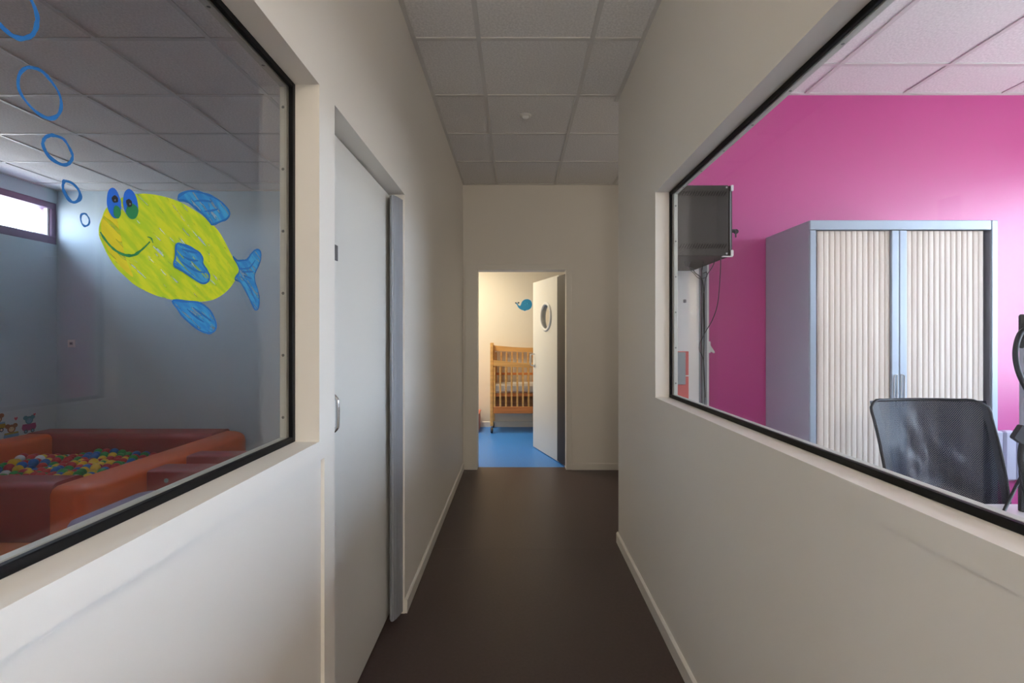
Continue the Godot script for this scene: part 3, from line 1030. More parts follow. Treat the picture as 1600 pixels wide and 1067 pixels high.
# ---------------------------------------------------------------- office things
func tambour_cabinet():
	var x0 := 1.529
	var x1 := 2.509
	var zf := -2.545
	var zb := -2.985
	var h := 1.975
	var c := thing("tambour_cabinet", "tall silver grey cabinet with pale wooden roller shutters", "cabinet", V((x0 + x1) / 2, 0, zf))
	var st := tool()
	bx(st, V(x0, 0, zb), V(x0 + 0.03, h, zf), 0.002)
	bx(st, V(x1 - 0.03, 0, zb), V(x1, h, zf), 0.002)
	bx(st, V(x0 + 0.03, h - 0.03, zb), V(x1 - 0.03, h, zf))
	bx(st, V(x0 + 0.03, 0.04, zb), V(x1 - 0.03, 0.08, zf - 0.04))
	bx(st, V(x0 + 0.03, 0.0, zb), V(x1 - 0.03, h - 0.03, zb + 0.01))
	obj("carcass", st, M.silver_side, c)
	st = tool()
	bx(st, V(x0, h - 0.05, zf), V(x1 - 0.034, h, zf + 0.012), 0.003)
	bx(st, V(x1 - 0.033, 0, zf), V(x1, h, zf + 0.012), 0.003)
	bx(st, V(x0, 0, zf), V(x0 + 0.033, h - 0.051, zf + 0.012), 0.003)
	bx(st, V(x0 + 0.033, 0, zf), V(x1 - 0.034, 0.06, zf + 0.012), 0.003)
	obj("front_frame", st, M.silver, c)
	var mid := 2.002
	var y0 := 0.062
	var y1 := h - 0.052
	var shapes := []
	var w := 0.0292
	st = tool()
	prism(st, PackedVector2Array([Vector2(0, 0), Vector2(0, 0.0075), Vector2(0.004, 0.0095), Vector2(0.011, 0.0105), Vector2(w - 0.006, 0.0100), Vector2(w - 0.0006, 0.0080), Vector2(w - 0.0006, 0)]), Vector3.ZERO, V(1, 0, 0), V(0, 0, 1), V(0, y1 - y0, 0))
	st.generate_normals()
	var slat := st.commit()
	for s in 2:
		var d := Node3D.new()
		d.name = "roller_shutter"
		c.add_child(d, true)
		var off := origin_of(c)
		for k in 14:
			var x := mid - 0.0415 - (k + 1) * w if s == 0 else mid + 0.0415 + k * w
			if x < x0 + 0.025:
				break
			if s == 1 and k > 13:
				break
			put("slat", slat, M.slats[(k * 7 + s * 3 + k / 3) % 3], d, V(x, y0, zf - 0.018) - off)
		var ex0 := mid - 0.0405 if s == 0 else mid + 0.0015
		var ed := tool()
		prism(ed, rounded(0.039, 0.018, [0, 0, 0.004, 0.004], 3), V(ex0, y0, zf - 0.016), V(1, 0, 0), V(0, 0, 1), V(0, y1 - y0, 0))
		obj("leading_edge", ed, M.silver, d)
		# recessed grip with one rounded upper corner
		var gx := ex0 + (0.012 if s == 0 else 0.008)
		var gr := tool()
		var shape := rounded(0.018, 0.17, [0.0, 0.0, 0.002 if s == 0 else 0.014, 0.014 if s == 0 else 0.002], 5)
		prism(gr, shape, V(gx, 1.0, zf + 0.0021), V(1, 0, 0), Vector3.UP, V(0, 0, 0.001))
		obj("grip_recess", gr, M.plate, d)
		var rim := []
		for q in shape:
			rim.append(V(gx + q.x, 1.0 + q.y, zf + 0.0035))
		rim.append(rim[0])
		var rt := tool()
		tube(rt, rim, 0.0022, 6)
		obj("grip_rim", rt, M.white_plastic, d)
	box("interior", V(x0 + 0.034, 0.08, zb + 0.02), V(x1 - 0.034, h - 0.06, zb + 0.03), M.dark, c)

func network_rack():
	var x0 := 0.784
	var x1 := 1.075
	var y0 := 1.769
	var y1 := 2.122
	var za := -2.42
	var zb := -2.97
	var r := thing("network_rack", "dark grey wall-mounted network cabinet with slotted vents and lock", "network cabinet", V(x0, y0, (za + zb) / 2))
	box("body", V(x0, y0, zb), V(x1 - 0.02, y1, za), M.rack, r, 0.003)
	box("door", V(x1 - 0.018, y0 + 0.002, zb), V(x1, y1 - 0.002, za - 0.002), M.rack, r, 0.003)
	box("door_edge", V(x1 - 0.012, y0 + 0.03, za - 0.002), V(x1 - 0.008, y1 - 0.03, za + 0.001), M.grey_plastic, r)
	# slanted ventilation slots, upper and lower row
	for row in [[2.068, 18], [1.806, 18]]:
		var st := tool()
		for k in row[1]:
			var x: float = x0 + 0.022 + k * 0.0131
			var p := [V(x, row[0], za + 0.0006), V(x + 0.0062, row[0], za + 0.0006), V(x + 0.0192, row[0] + 0.024, za + 0.0006), V(x + 0.013, row[0] + 0.024, za + 0.0006)]
			poly(st, p, V(0, 0, 1))
		var v := obj("vent_slots", st, M.slot, r)
		v.set_meta("kind", "stuff")
	for y in [y0, y1 - 0.03]:
		box("corner_bracket", V(x1 - 0.008, y, za - 0.02), V(x1 + 0.004, y + 0.03, za + 0.004), M.white_plastic, r, 0.002)
	box("bottom_lip", V(x1 - 0.05, y0 - 0.004, za - 0.01), V(x1, y0, za + 0.004), M.white_plastic, r)
	for y in [y0 + 0.012, y1 - 0.012]:
		var s := tool()
		rod(s, V(x1 - 0.03, y, za), V(x1 - 0.03, y, za + 0.002), 0.005, 10)
		obj("screw", s, M.steel, r)
	var k := tool()
	rod(k, V(x1, 1.898, za - 0.02), V(x1 + 0.022, 1.898, za - 0.02), 0.009, 12, 0.002)
	obj("lock", k, M.black_plastic, r)
	k = tool()
	rod(k, V(x1 + 0.026, 1.895, za - 0.024), V(x1 + 0.026, 1.895, za - 0.016), 0.012, 12)
	bx(k, V(x1 + 0.022, 1.866, za - 0.022), V(x1 + 0.028, 1.888, za - 0.018))
	obj("key", k, M.dark, r)
	# wires leaving the cabinet underneath
	var wires := [
		[V(1.02, 1.768, -2.5), V(1.03, 1.74, -2.55), V(1.06, 1.70, -2.72), V(1.12, 1.64, -2.90), V(1.135, 1.60, -2.955), V(1.14, 1.30, -2.958)],
		[V(0.93, 1.768, -2.6), V(0.95, 1.745, -2.68), V(1.02, 1.735, -2.8), V(1.10, 1.72, -2.93), V(1.15, 1.73, -2.945), V(1.152, 1.76, -2.945)],
		[V(0.98, 1.768, -2.55), V(1.0, 1.73, -2.62), V(1.06, 1.74, -2.78), V(1.12, 1.75, -2.92), V(1.145, 1.76, -2.93)],
		[V(1.05, 1.768, -2.5), V(1.056, 1.70, -2.52), V(1.056, 1.55, -2.55), V(1.048, 1.46, -2.60), V(1.06, 1.38, -2.75), V(1.10, 1.30, -2.93), V(1.14, 1.20, -2.957), V(1.145, 0.9, -2.957)],
		[V(0.90, 1.768, -2.6), V(0.93, 1.75, -2.66), V(0.99, 1.76, -2.75), V(1.05, 1.745, -2.86), V(1.13, 1.70, -2.95), V(1.142, 1.5, -2.955), V(1.138, 1.2, -2.957), V(1.147, 1.0, -2.957)]]
	for i in wires.size():
		var st := tool()
		tube(st, smooth(wires[i], 8), 0.0022 if i < 4 else 0.003, 6)
		obj("wire", st, M.cable, r)

func office_corner():
	# white panel, conduit and notices left of the pink wall
	var p := thing("wall_panel", "white upright panel in the office corner below the network cabinet", "panel", V(0.95, 0, -2.97))
	box("board", V(0.80, 0.03, -2.985), V(1.118, 1.863, -2.955), M.white_plastic, p, 0.004)
	box("edge_strip", V(1.108, 0.03, -2.956), V(1.118, 1.863, -2.953), M.grey_plastic, p)
	var n := thing("notice", "pair of small red notices pinned on the white panel", "notice", V(1.0, 0.98, -2.954))
	box("sheet", V(0.97, 1.135, -2.955), V(1.045, 1.28, -2.9535), M.red_paper, n)
	box("sheet", V(0.97, 0.98, -2.955), V(1.045, 1.128, -2.9535), M.red_paper, n)
	tag(box("door_stop_box", V(0.955, 1.08, -2.955), V(1.02, 1.275, -2.93), M.grey_plastic, self, 0.003), "narrow light grey box mounted over the red notices", "box")
	tag(box("push_button", V(1.012, 1.575, -2.955), V(1.03, 1.595, -2.948), M.plate, self, 0.003), "tiny grey square button high on the white panel", "button")
	var c := thing("cable_conduit", "grey vertical cable conduit beside the pink wall", "conduit", V(1.152, 0, -2.975))
	var st := tool()
	prism(st, rounded(0.038, 0.026, [0, 0, 0.006, 0.006], 3), V(1.133, 0.0, -2.989), V(1, 0, 0), V(0, 0, 1), V(0, 1.82, 0))
	obj("channel", st, M.grey_plastic, c)
	box("cover_edge", V(1.160, 0.0, -2.964), V(1.171, 1.82, -2.960), M.white_plastic, c)
	st = tool()
	bx(st, V(1.171, 1.27, -2.975), V(1.181, 1.34, -2.957), 0.002)
	prism(st, PackedVector2Array([Vector2(0, 0), Vector2(0.024, -0.012), Vector2(0.028, -0.004), Vector2(0, 0.038)]), V(1.18, 1.28, -2.972), V(1, 0, 0), Vector3.UP, V(0, 0, 0.012))
	obj("hook", st, M.white_plastic, c)
	# radiator low on the pink wall, right of the cabinet
	var r := thing("radiator", "grey blue panel radiator low on the pink wall", "radiator", V(3.0, 0.5, -2.97))
	for k in 11:
		box("rib", V(2.62 + k * 0.08, 0.50, -2.975), V(2.695 + k * 0.08, 0.80, -2.925), M.silver_side, r, 0.01)
	box("bracket", V(2.8, 0.6, -2.99), V(2.84, 0.75, -2.975), M.silver_side, r)

func desk_and_chair():
	var d := thing("desk", "pale glossy desk under the office side of the window", "desk", V(1.7, 0, -1.3))
	box("top", V(0.82, 0.712, -1.825), V(2.5, 0.74, -0.85), M.desk, d, 0.004)
	for x in [0.86, 2.42]:
		for z in [-1.78, -0.9]:
			box("leg", V(x, 0, z - 0.025), V(x + 0.05, 0.712, z + 0.025), M.silver, d, 0.004)
	# office chair behind the desk
	var cx := 1.66
	var cz := -2.12
	var c := thing("office_chair", "black office chair with a see-through mesh back behind the desk", "chair", V(cx, 0, cz))
	var back_w := func(v: float) -> Array:      # left and right edge of the back at height v (0 bottom, 1 top)
		return [lerpf(-0.185, -0.237, v), lerpf(0.245, 0.232, v) + 0.04 * (1 - v)]
	var back_at := func(u: float, v: float) -> Vector3:
		var e: Array = back_w.call(v)
		var x: float = lerpf(e[0], e[1], u)
		var bow := 0.05 * pow(absf(u * 2 - 1), 2.0) + 0.02 * sin(PI * v)
		return V(cx + x, lerpf(0.60, 1.108, v), cz + 0.16 + bow - 0.05 * v)
	var wr := FastNoiseLite.new()
	wr.seed = 14
	wr.frequency = 1.1
	var st := SurfaceTool.new()
	st.begin(Mesh.PRIMITIVE_TRIANGLES)
	st.set_smooth_group(0)
	var N := 36
	for i in N:
		for j in N:
			var q := []
			for k in [[0, 0], [1, 0], [1, 1], [0, 1]]:
				var u := float(i + k[0]) / N
				var v := float(j + k[1]) / N
				var pt: Vector3 = back_at.call(u, v)
				var fold := wr.get_noise_2d(u * 2.6 + v * 0.8, v * 1.2 - u * 0.6)
				pt.z += fold * 0.03 * sin(PI * u) * sin(PI * minf(v, 0.98))
				q.append([pt, Vector2(u, v)])
			for tr in [[0, 1, 2], [0, 2, 3]]:
				for k in tr:
					st.set_uv(q[k][1] * Vector2(32, 34))
					st.add_vertex(q[k][0])
	obj("mesh_back", st, M.mesh, c)
	var rim := []
	for k in 13:
		rim.append(back_at.call(0.0, k / 12.0 * 0.95))
	for k in range(1, 12):
		rim.append(back_at.call(k / 12.0, 1.0))
	for k in 13:
		rim.append(back_at.call(1.0, 0.95 - k / 12.0 * 0.95))
	for k in range(1, 12):
		rim.append(back_at.call(1.0 - k / 12.0, 0.0))
	rim = smooth(rim, 2, true)
	rim.append(rim[0])
	st = tool()
	tube(st, rim, 0.0065, 8)
	obj("back_frame", st, M.black_plastic, c)
	# wide side bands of the back
	for s in 2:
		st = tool()
		st.set_smooth_group(0)
		for k in 12:
			var v0 := 0.02 + 0.94 * k / 12.0
			var v1 := 0.02 + 0.94 * (k + 1) / 12.0
			var a := [[0.0, 0.085], [0.95, 1.0]][s] as Array
			var off := V(0, 0, 0.004)
			poly(st, [back_at.call(a[0], v0) + off, back_at.call(a[1], v0) + off, back_at.call(a[1], v1) + off, back_at.call(a[0], v1) + off], V(0, 0, 1))
		obj("side_band", st, M.mesh_dense, c)
	box("seat", V(cx - 0.24, 0.44, cz - 0.36), V(cx + 0.24, 0.51, cz + 0.10), M.black_plastic, c, 0.03)
	st = tool()
	tube(st, smooth([V(cx, 0.44, cz - 0.05), V(cx, 0.42, cz + 0.12), V(cx, 0.5, cz + 0.2), V(cx, 0.62, cz + 0.19)], 5), 0.02, 8)
	obj("back_bar", st, M.black_plastic, c)
	st = tool()
	rod(st, V(cx, 0.10, cz - 0.1), V(cx, 0.44, cz - 0.1), 0.028, 14)
	obj("gas_column", st, M.black_plastic, c)
	for k in 5:
		var a := TAU * k / 5.0 + 0.3
		var e := V(cx + cos(a) * 0.30, 0.075, cz - 0.1 + sin(a) * 0.30)
		st = tool()
		tube(st, [V(cx, 0.115, cz - 0.1), e], 0.018, 8)
		obj("base_leg", st, M.black_plastic, c)
		st = tool()
		rod(st, e + V(-0.02, -0.045, 0), e + V(0.02, -0.045, 0), 0.03, 14, 0.004)
		obj("caster", st, M.tyre, c)
	# monitor on a pole, seen from behind, at the right edge of the picture
	var px := 1.831
	var pz := -1.737
	var m := thing("monitor_stand", "aluminium monitor pole with black screwed clamps on the desk", "monitor stand", V(px, 0.74, pz))
	st = tool()
	prism(st, rounded(0.05, 0.02, [0.006, 0.006, 0.006, 0.006], 3), V(px - 0.021, 0.83, pz - 0.018), V(1, 0, 0), V(0, 0, 1), V(0, 0.50, 0))
	obj("pole", st, M.silver_side, m)
	box("base_clamp", V(px - 0.028, 0.74, pz - 0.016), V(px + 0.05, 0.845, pz + 0.004), M.black_plastic, m, 0.004)
	box("base_plate", V(px - 0.018, 0.765, pz + 0.004), V(px + 0.05, 0.815, pz + 0.008), M.silver, m, 0.001)
	box("head_bracket", V(px - 0.028, 1.325, pz - 0.016), V(px + 0.06, 1.447, pz + 0.004), M.black_plastic, m, 0.006)
	for q in [[0.0, 0.777], [0.0, 0.802], [-0.014, 1.336], [-0.014, 1.411], [-0.014, 1.430], [0.002, 1.421]]:
		st = tool()
		rod(st, V(px + q[0], q[1], pz + 0.004), V(px + q[0], q[1], pz + 0.0105), 0.0055, 10, 0.001)
		obj("screw", st, M.steel, m)
	box("arm", V(px + 0.06, 1.36, pz - 0.014), V(px + 0.30, 1.41, pz + 0.002), M.black_plastic, m, 0.006)
	var mo := thing("monitor", "flat computer monitor on the pole seen from behind", "monitor", V(px + 0.42, 1.2, pz))
	box("housing", V(px + 0.16, 1.17, pz - 0.07), V(px + 0.72, 1.55, pz - 0.0155), M.black_plastic, mo, 0.012)
	box("screen", V(px + 0.175, 1.185, pz - 0.073), V(px + 0.705, 1.535, pz - 0.07), M.dark, mo)
	# cables hanging from the pole to the desk
	var runs := [
		["thick black monitor cable looping out beside the pole head", 0.0085, [V(1.80, 1.395, -1.72), V(1.775, 1.375, -1.715), V(1.757, 1.335, -1.71), V(1.755, 1.29, -1.71), V(1.768, 1.235, -1.71), V(1.79, 1.18, -1.705), V(1.815, 1.13, -1.70), V(1.80, 1.09, -1.70)]],
		["black cable with a moulded plug hanging down to the desk", 0.0095, [V(1.82, 1.12, -1.66), V(1.78, 1.07, -1.66), V(1.735, 1.02, -1.66), V(1.712, 0.95, -1.65), V(1.70, 0.88, -1.62), V(1.67, 0.80, -1.56), V(1.63, 0.756, -1.50), V(1.55, 0.752, -1.40)]],
		["second black cable curving down right of the plug", 0.0075, [V(1.85, 1.05, -1.68), V(1.80, 1.01, -1.69), V(1.765, 0.96, -1.69), V(1.75, 0.90, -1.685), V(1.735, 0.84, -1.66), V(1.70, 0.79, -1.59), V(1.66, 0.754, -1.50), V(1.60, 0.75, -1.38)]],
		["thin black cable lying over the desk edge below the pole", 0.005, [V(1.83, 0.93, -1.72), V(1.79, 0.88, -1.72), V(1.73, 0.81, -1.70), V(1.66, 0.755, -1.66), V(1.58, 0.746, -1.56), V(1.5, 0.745, -1.42)]]]
	for i in runs.size():
		var k := thing("cable", runs[i][0], "cable", runs[i][2][-1], "cables on the desk")
		st = tool()
		tube(st, smooth(runs[i][2], 8), runs[i][1], 8)
		obj("lead", st, M.cable, k)
		if i == 1:
			st = tool()
			var u := V(0.55, 0.83, 0).normalized()
			var v := V(-0.83, 0.55, 0).normalized()
			prism(st, rounded(0.055, 0.04, [0.006, 0.006, 0.006, 0.006], 3), V(1.722, 1.0, -1.668), u, v, V(0, 0, 0.018))
			obj("plug", st, M.cable, k)
	var t := thing("paper_strip", "white paper strip hanging by the monitor pole", "paper", V(1.8, 0.85, -1.70))
	st = tool()
	prism(st, PackedVector2Array([Vector2(0, 0), Vector2(0.022, 0.0), Vector2(0.075, 0.085), Vector2(0.05, 0.10)]), V(1.765, 0.853, -1.70), V(1, 0, 0), Vector3.UP, V(0, 0, 0.0008))
	obj("sheet", st, M.white_plastic, t)
	var g := thing("rubber_eraser", "tiny salmon pink eraser on the desk edge by the chair", "eraser", V(1.67, 0.74, -1.79))
	box("block", V(1.664, 0.74, -1.80), V(1.676, 0.752, -1.78), M.pink_plastic, g, 0.002)


# ---------------------------------------------------------------- cot room things
func cot():
	var x0 := -0.375
	var x1 := 0.86
	var zf := -6.93
	var zb := -7.385
	var c := thing("baby_cot", "wooden slatted baby cot on casters behind the open door", "cot", V((x0 + x1) / 2, 0, (zf + zb) / 2))
	for s in 2:
		var xa := x0 if s == 0 else x1 - 0.04
		for z in [zf - 0.022, zb + 0.022]:
			var st := tool()
			bx(st, V(xa, 0.10, z - 0.022), V(xa + 0.044, 1.29 if z == zf - 0.022 else 1.25, z + 0.022), 0.006)
			obj("post", st, M.beech, c)
			var ca := Node3D.new()
			ca.name = "caster"
			c.add_child(ca, true)
			var wst := tool()
			rod(wst, V(xa + 0.006, 0.043, z + 0.012), V(xa + 0.038, 0.043, z + 0.012), 0.042, 18, 0.006)
			obj("wheel", wst, M.tyre, ca)
			wst = tool()
			rod(wst, V(xa + 0.040, 0.043, z + 0.012), V(xa + 0.043, 0.043, z + 0.012), 0.022, 14)
			obj("hub", wst, M.grey_plastic, ca)
			wst = tool()
			rod(wst, V(xa + 0.022, 0.075, z), V(xa + 0.022, 0.10, z), 0.012, 10)
			obj("stem", wst, M.steel, ca)
		# end board with a swept top
		var st := tool()
		var ol := PackedVector2Array([Vector2(0.03, 0.36), Vector2(0.03, 1.25)])
		for k in 9:
			var t := k / 8.0
			ol.append(Vector2(lerpf(0.0, 0.44, t), 1.285 - 0.05 * sin(PI * t)))
		ol.append(Vector2(0.42, 1.22))
		ol.append(Vector2(0.42, 0.36))
		ol.remove_at(1)
		prism(st, ol, V(xa + 0.008, 0, zf), V(0, 0, -1), Vector3.UP, V(0.026, 0, 0))
		obj("end_board", st, M.beech, c)
	# long sides: the near one lowered, both with a sagging top rail
	for s in 2:
		var z := zf + 0.006 if s == 0 else zb + 0.02
		var top0 := 1.045 if s == 0 else 1.245
		var sag := 0.045 if s == 0 else 0.035
		var low := 0.285 if s == 0 else 0.30
		var rail_h := 0.082
		var xa := x0 + 0.046
		var xb := x1 - 0.042
		var st := tool()
		var ol := PackedVector2Array()
		for k in 13:
			var t := k / 12.0
			ol.append(Vector2(lerpf(xa, xb, t), top0 - sag * sin(PI * minf(t, 1.0))))
		for k in 13:
			var t := 1.0 - k / 12.0
			ol.append(Vector2(lerpf(xa, xb, t), top0 - rail_h - sag * 0.55 * sin(PI * t)))
		prism(st, ol, V(0, 0, z - 0.012), V(1, 0, 0), Vector3.UP, V(0, 0, 0.024))
		obj("top_rail", st, M.beech, c)
		box("bottom_rail", V(xa, low, z - 0.012), V(xb, low + (0.095 if s == 0 else 0.24), z + 0.012), M.beech_dark, c, 0.004)
		st = tool()
		bx(st, V(-0.013, 0, -0.008), V(0.013, top0 - rail_h - 0.02 - low - 0.09, 0.008), 0.003)
		st.generate_normals()
		var slat := st.commit()
		var n := 15
		for k in n:
			var x := xa + 0.018 + k * 0.0808
			if x < xb:
				put("slat", slat, M.beech, c, V(x, low + 0.09, z) - origin_of(c))
	box("cross_rail", V(x0 + 0.046, 0.80, zb + 0.035), V(x1 - 0.042, 0.835, zb + 0.05), M.beech_dark, c, 0.003)
	box("bed_base", V(x0 + 0.04, 0.52, zb + 0.04), V(x1 - 0.04, 0.565, zf - 0.02), M.beech_dark, c, 0.003)
	# mattress resting in the cot
	var m := thing("cot_mattress", "white patterned mattress lying in the wooden cot", "mattress", V(0.24, 0.566, -7.16))
	box("cover", V(x0 + 0.05, 0.566, zb + 0.055), V(x1 - 0.05, 0.70, zf - 0.03), M.bedding, m, 0.03)
	# pink box at the left edge of the doorway
	var b := thing("storage_box", "salmon pink storage box at the left of the cot", "box", V(-0.75, 0, -7.15))
	box("tub", V(-0.98, 0, -7.36), V(-0.545, 0.25, -6.96), M.pink_plastic, b, 0.01)
	box("lid", V(-0.99, 0.25, -7.37), V(-0.536, 0.275, -6.95), M.pink_plastic, b, 0.008)


# ---------------------------------------------------------------- painted fish and stickers
func pairs(a: Array) -> Array:
	var o := []
	for i in range(0, a.size(), 2):
		o.append(Vector2(a[i], a[i + 1]))
	return o

func on_pane(p: Vector2, layer: int) -> Vector3:
	return V(XL - 0.0795 + 0.0004 + layer * 0.0004, p.y, p.x)

func fill(called: String, pts: Array, layer: int, m: Material, parent: Node, n := 4) -> MeshInstance3D:
	var ol := PackedVector2Array(smooth(pts, n, true))
	var ids := Geometry2D.triangulate_polygon(ol)
	var st := tool()
	for i in range(0, ids.size(), 3):
		var t := [ol[ids[i]], ol[ids[i + 1]], ol[ids[i + 2]]]
		if (t[1] - t[0]).cross(t[2] - t[0]) < 0:
			t = [t[0], t[2], t[1]]
		for q in t:
			st.set_uv(Vector2(q.x, -q.y) * 3.0)
			st.add_vertex(on_pane(q, layer))
	return obj(called, st, m, parent)

func stroke(called: String, pts: Array, w: float, layer: int, m: Material, parent: Node, closed := false, seed_ := 0) -> MeshInstance3D:
	var p := smooth(pts, 6, closed)
	if closed:
		p.append(p[0])
	var f := FastNoiseLite.new()
	f.seed = seed_
	f.frequency = 0.06
	var st := tool()
	var last := []
	for i in p.size():
		var d: Vector2 = (p[mini(i + 1, p.size() - 1)] - p[maxi(i - 1, 0)]).normalized()
		var k := w * (0.75 + 0.7 * absf(f.get_noise_1d(i * 1.0) * 1.6))
		if not closed:
			k *= 0.45 + 0.55 * sin(PI * clampf(float(i) / (p.size() - 1), 0.06, 0.94))
		var nn := Vector2(-d.y, d.x) * k * 0.5
		var cur := [on_pane(p[i] + nn, layer), on_pane(p[i] - nn, layer)]
		if i > 0:
			poly(st, [last[0], last[1], cur[1], cur[0]], V(1, 0, 0))
		last = cur
	return obj(called, st, m, parent)

func fish_painting():
	var f := thing("fish_painting", "smiling yellow fish with blue fins painted on the left pane", "painting", V(XL - 0.079, 1.43, -0.9))
	fill("body", pairs(BODY), 1, M.paint_yellow, f)
	fill("yellow_muzzle", [Vector2(-0.738, 1.535), Vector2(-0.747, 1.556), Vector2(-0.760, 1.565), Vector2(-0.772, 1.535), Vector2(-0.785, 1.49), Vector2(-0.80, 1.463), Vector2(-0.778, 1.474), Vector2(-0.756, 1.492), Vector2(-0.743, 1.51)], 2, M.paint_muzzle, f)
	for q in [["dorsal_fin", DORSAL, ["D1", "D2"], 1], ["side_fin", SIDE_FIN, ["S1", "S2", "S3"], 3], ["belly_fin", BELLY_FIN, ["B1", "B2"], 1], ["tail", TAIL, ["T1", "T2", "T3", "T4"], 1]]:
		var fin := fill(q[0], pairs(q[1]), q[3], M.paint_fin, f)
		stroke("outline", pairs(q[1]), 0.0042, q[3] + 1, M.paint_blue, fin, true, q[1].size())
		for s in q[2]:
			stroke("ray", pairs(STROKES[s]), 0.0050, q[3] + 1, M.paint_blue, fin, false, 5)
	for s in ["A", "B"]:
		var eye := fill("eye", pairs(EYE_A if s == "A" else EYE_B), 3, M.paint_eye, f, 3)
		fill("green_shade", pairs(GREEN_A if s == "A" else GREEN_B), 4, M.paint_green, eye, 3)
		fill("pupil", pairs(PUPIL_A if s == "A" else PUPIL_B), 5, M.paint_black, eye, 3)
		fill("glint", pairs(GLINT_A if s == "A" else GLINT_B), 6, M.paint_grey, eye, 2)
	stroke("mouth", pairs(STROKES["SMILE"]), 0.0048, 3, M.paint_green, f, false, 2)
	stroke("cheek_line", pairs(STROKES["CHEEK"]), 0.0028, 3, M.paint_green, f, false, 3)
	var names := ["largest blue painted bubble at the top of the left pane", "second largest blue painted bubble high above the fish", "middle blue painted bubble of the rising row", "small blue painted bubble level with the fish eyes", "tiniest blue painted bubble right before the fish mouth"]
	var widths := [0.0065, 0.0045, 0.0048, 0.0045, 0.0028]
	for i in 5:
		var pts := pairs(BUBBLES[i])
		var b := stroke("bubble_painting", pts, widths[i], 1, M.paint_blue, self, true, 40 + i)
		tag(b, names[i], "painting", "bubbles painted on the pane")

# a flat sticker shape on a wall: outline in (along, up), o its place, u the direction along the wall
func sticker(called: String, pts: Array, o: Vector3, u: Vector3, out: Vector3, layer: int, m: Material, parent: Node, n := 5) -> MeshInstance3D:
	var st := tool()
	prism(st, PackedVector2Array(smooth(pts, n, true)), o + out * (0.0003 + layer * 0.0005), u, Vector3.UP, out * 0.0005)
	return obj(called, st, m, parent)

func oval(cx: float, cy: float, rx: float, ry: float, n := 10) -> Array:
	var o := []
	for k in n:
		o.append(Vector2(cx + rx * cos(TAU * k / n), cy + ry * sin(TAU * k / n)))
	return o

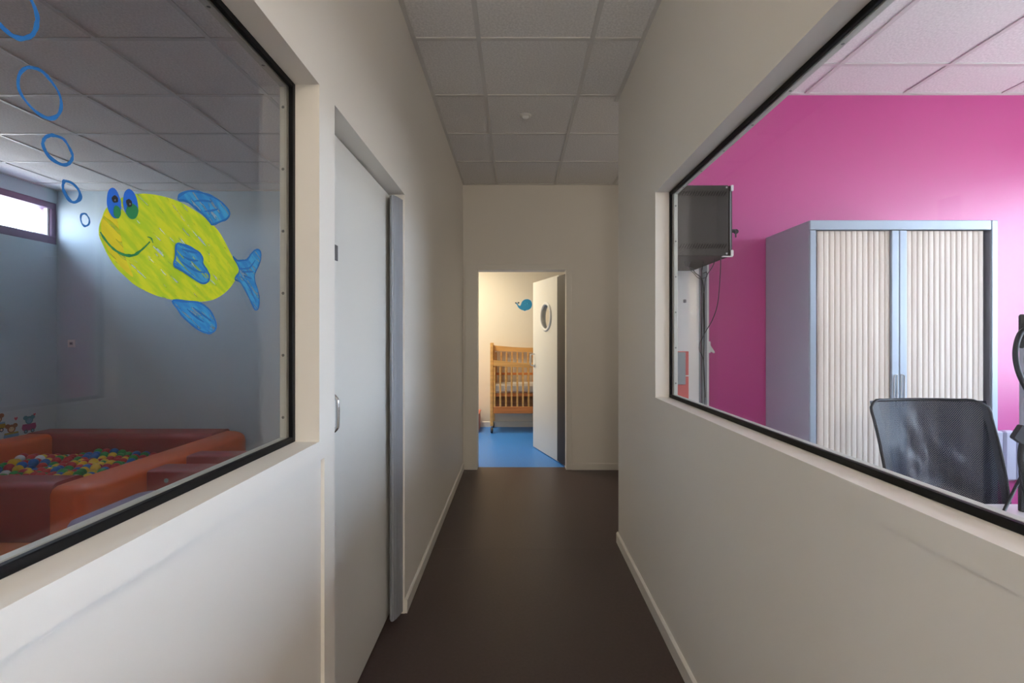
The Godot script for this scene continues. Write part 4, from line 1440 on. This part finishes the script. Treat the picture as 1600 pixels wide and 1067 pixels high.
func decals():
	var blue := mat(rgb(40, 140, 190), 0.6)
	var blue2 := mat(rgb(70, 165, 205), 0.6)
	var navy := mat(rgb(40, 70, 86), 0.6)
	var white := mat(rgb(240, 238, 230), 0.6)
	# whale on the far wall of the cot room
	var w := thing("whale_sticker", "blue whale sticker on the cream wall above the cot", "sticker", V(0.11, 1.86, -7.43))
	var k := 0.0098 / 23.7 * 1.0      # metres for one unit of the drawing
	var body := []
	for q in [[250, 450], [300, 520], [340, 600], [400, 660], [470, 700], [540, 720], [590, 745], [640, 718], [720, 700], [800, 650], [845, 570], [855, 480], [830, 390], [770, 330], [690, 305], [600, 315], [520, 360], [470, 430], [445, 500], [420, 545], [370, 540], [340, 500], [330, 470]]:
		body.append(Vector2((q[0] - 560) * k, (525 - q[1]) * k))
	sticker("border", body.map(func(p): return p * 1.07), V(0.115, 1.86, -7.43), V(1, 0, 0), V(0, 0, 1), 0, white, w, 3)
	var bd := sticker("body", body, V(0.115, 1.86, -7.43), V(1, 0, 0), V(0, 0, 1), 1, blue, w, 3)
	for q in [[-310, 80, 22, 12], [-215, 85, 25, 14]]:
		sticker("tail_fluke", oval((q[0] + 10) * k, q[1] * k, q[2] * k * 1.6, q[3] * k * 2.0), V(0.115, 1.86, -7.43), V(1, 0, 0), V(0, 0, 1), 2, navy, w, 2)
	for q in [[40, 110, 18], [-75, 60, 14], [40, 15, 16], [130, 55, 22]]:
		sticker("spot", oval(q[0] * k, q[1] * k, q[2] * k, q[2] * k, 8), V(0.115, 1.86, -7.43), V(1, 0, 0), V(0, 0, 1), 2, blue2, bd, 2)
	sticker("eye", oval(165 * k, 55 * k, 12 * k, 14 * k, 8), V(0.115, 1.86, -7.43), V(1, 0, 0), V(0, 0, 1), 3, navy, bd, 2)

	# animals riding a toy train, stuck on the outer wall above the ball pit
	var brown := mat(rgb(150, 96, 52), 0.6)
	var cream := mat(rgb(226, 206, 170), 0.6)
	var sky := mat(rgb(120, 168, 206), 0.6)
	var olive := mat(rgb(170, 150, 50), 0.6)
	var plum := mat(rgb(160, 60, 120), 0.6)
	var teal := mat(rgb(60, 140, 168), 0.6)
	var rose := mat(rgb(200, 60, 90), 0.6)
	var U := V(0, 0, -1)
	var O := V(1, 0, 0)
	var carts := [
		["cart_sticker", "sticker of a small brown bear riding a blue toy cart", V(-4.94, 0.345, -4.757), sky, brown, cream, olive],
		["elephant_sticker", "sticker of a blue elephant riding a plum toy cart", V(-4.94, 0.40, -4.93), plum, teal, sky, plum],
		["bear_sticker", "sticker of a brown bear at the left edge of the train", V(-4.94, 0.46, -4.63), olive, brown, cream, sky]]
	for q in carts:
		var t := thing(q[0], q[1], "sticker", q[2], "animal train stickers on the playroom wall")
		var o: Vector3 = q[2]
		sticker("cart", [Vector2(-0.062, 0.03), Vector2(0.062, 0.03), Vector2(0.068, 0.08), Vector2(0.05, 0.078), Vector2(-0.05, 0.078), Vector2(-0.068, 0.08)], o, U, O, 0, q[3], t, 2)
		sticker("cart_band", [Vector2(-0.066, 0.075), Vector2(0.066, 0.075), Vector2(0.066, 0.092), Vector2(-0.066, 0.092)], o, U, O, 1, q[6], t, 1)
		for s in [-1, 1]:
			var wh := sticker("wheel", oval(s * 0.034, 0.018, 0.020, 0.020), o, U, O, 2, navy, t, 2)
			sticker("hub", oval(s * 0.034, 0.018, 0.011, 0.011, 8), o, U, O, 3, q[5], wh, 2)
			sticker("ear", oval(s * 0.036, 0.155, 0.024, 0.022), o, U, O, 0, q[4], t, 2)
		var hd := sticker("head", oval(0, 0.128, 0.040, 0.040, 12), o, U, O, 1, q[4], t, 2)
		sticker("face", oval(0, 0.122, 0.026, 0.024), o, U, O, 2, q[5], hd, 2)
		for s in [-1, 1]:
			sticker("eye", oval(s * 0.012, 0.132, 0.003, 0.004, 6), o, U, O, 3, navy, hd, 1)
	for q in [[-4.80, 0.565, "larger"], [-4.985, 0.578, "smaller"]]:
		var s := 0.017 if q[2] == "larger" else 0.013
		var pts := [Vector2(0, -1.1), Vector2(0.75, -0.25), Vector2(1.0, 0.35), Vector2(0.6, 0.85), Vector2(0.1, 0.5), Vector2(0, 0.35), Vector2(-0.1, 0.5), Vector2(-0.6, 0.85), Vector2(-1.0, 0.35), Vector2(-0.75, -0.25)].map(func(p): return p * s)
		var h := sticker("heart_sticker", pts, V(-4.94, q[1], q[0]), U, O, 0, rose, self, 2)
		tag(h, q[2] + " red heart sticker above the animal train", "sticker", "heart stickers")


func small_fittings():
	var s := thing("wall_socket", "white square wall socket on the far playroom wall", "socket", V(-4.78, 1.26, -5.23))
	box("plate", V(-4.82, 1.26, -5.23), V(-4.74, 1.34, -5.22), M.white_plastic, s, 0.003)
	box("insert", V(-4.797, 1.285, -5.221), V(-4.763, 1.315, -5.218), M.grey_plastic, s, 0.001)
	box("slot", V(-4.788, 1.296, -5.219), V(-4.772, 1.304, -5.2175), M.dark, s)
	var d := thing("motion_detector", "small white round detector on the corridor ceiling", "detector", V(0.064, HC + 0.006, -3.46))
	var st := tool()
	lathe(st, [Vector2(0.042, 0.0), Vector2(0.041, -0.006), Vector2(0.034, -0.010), Vector2(0, -0.011)], 24, Transform3D(Basis(), d.position))
	obj("base", st, M.white_plastic, d)
	st = tool()
	lathe(st, [Vector2(0.024, -0.008), Vector2(0.022, -0.016), Vector2(0.014, -0.023), Vector2(0, -0.026)], 20, Transform3D(Basis(), d.position))
	obj("lens", st, M.white_plastic, d)
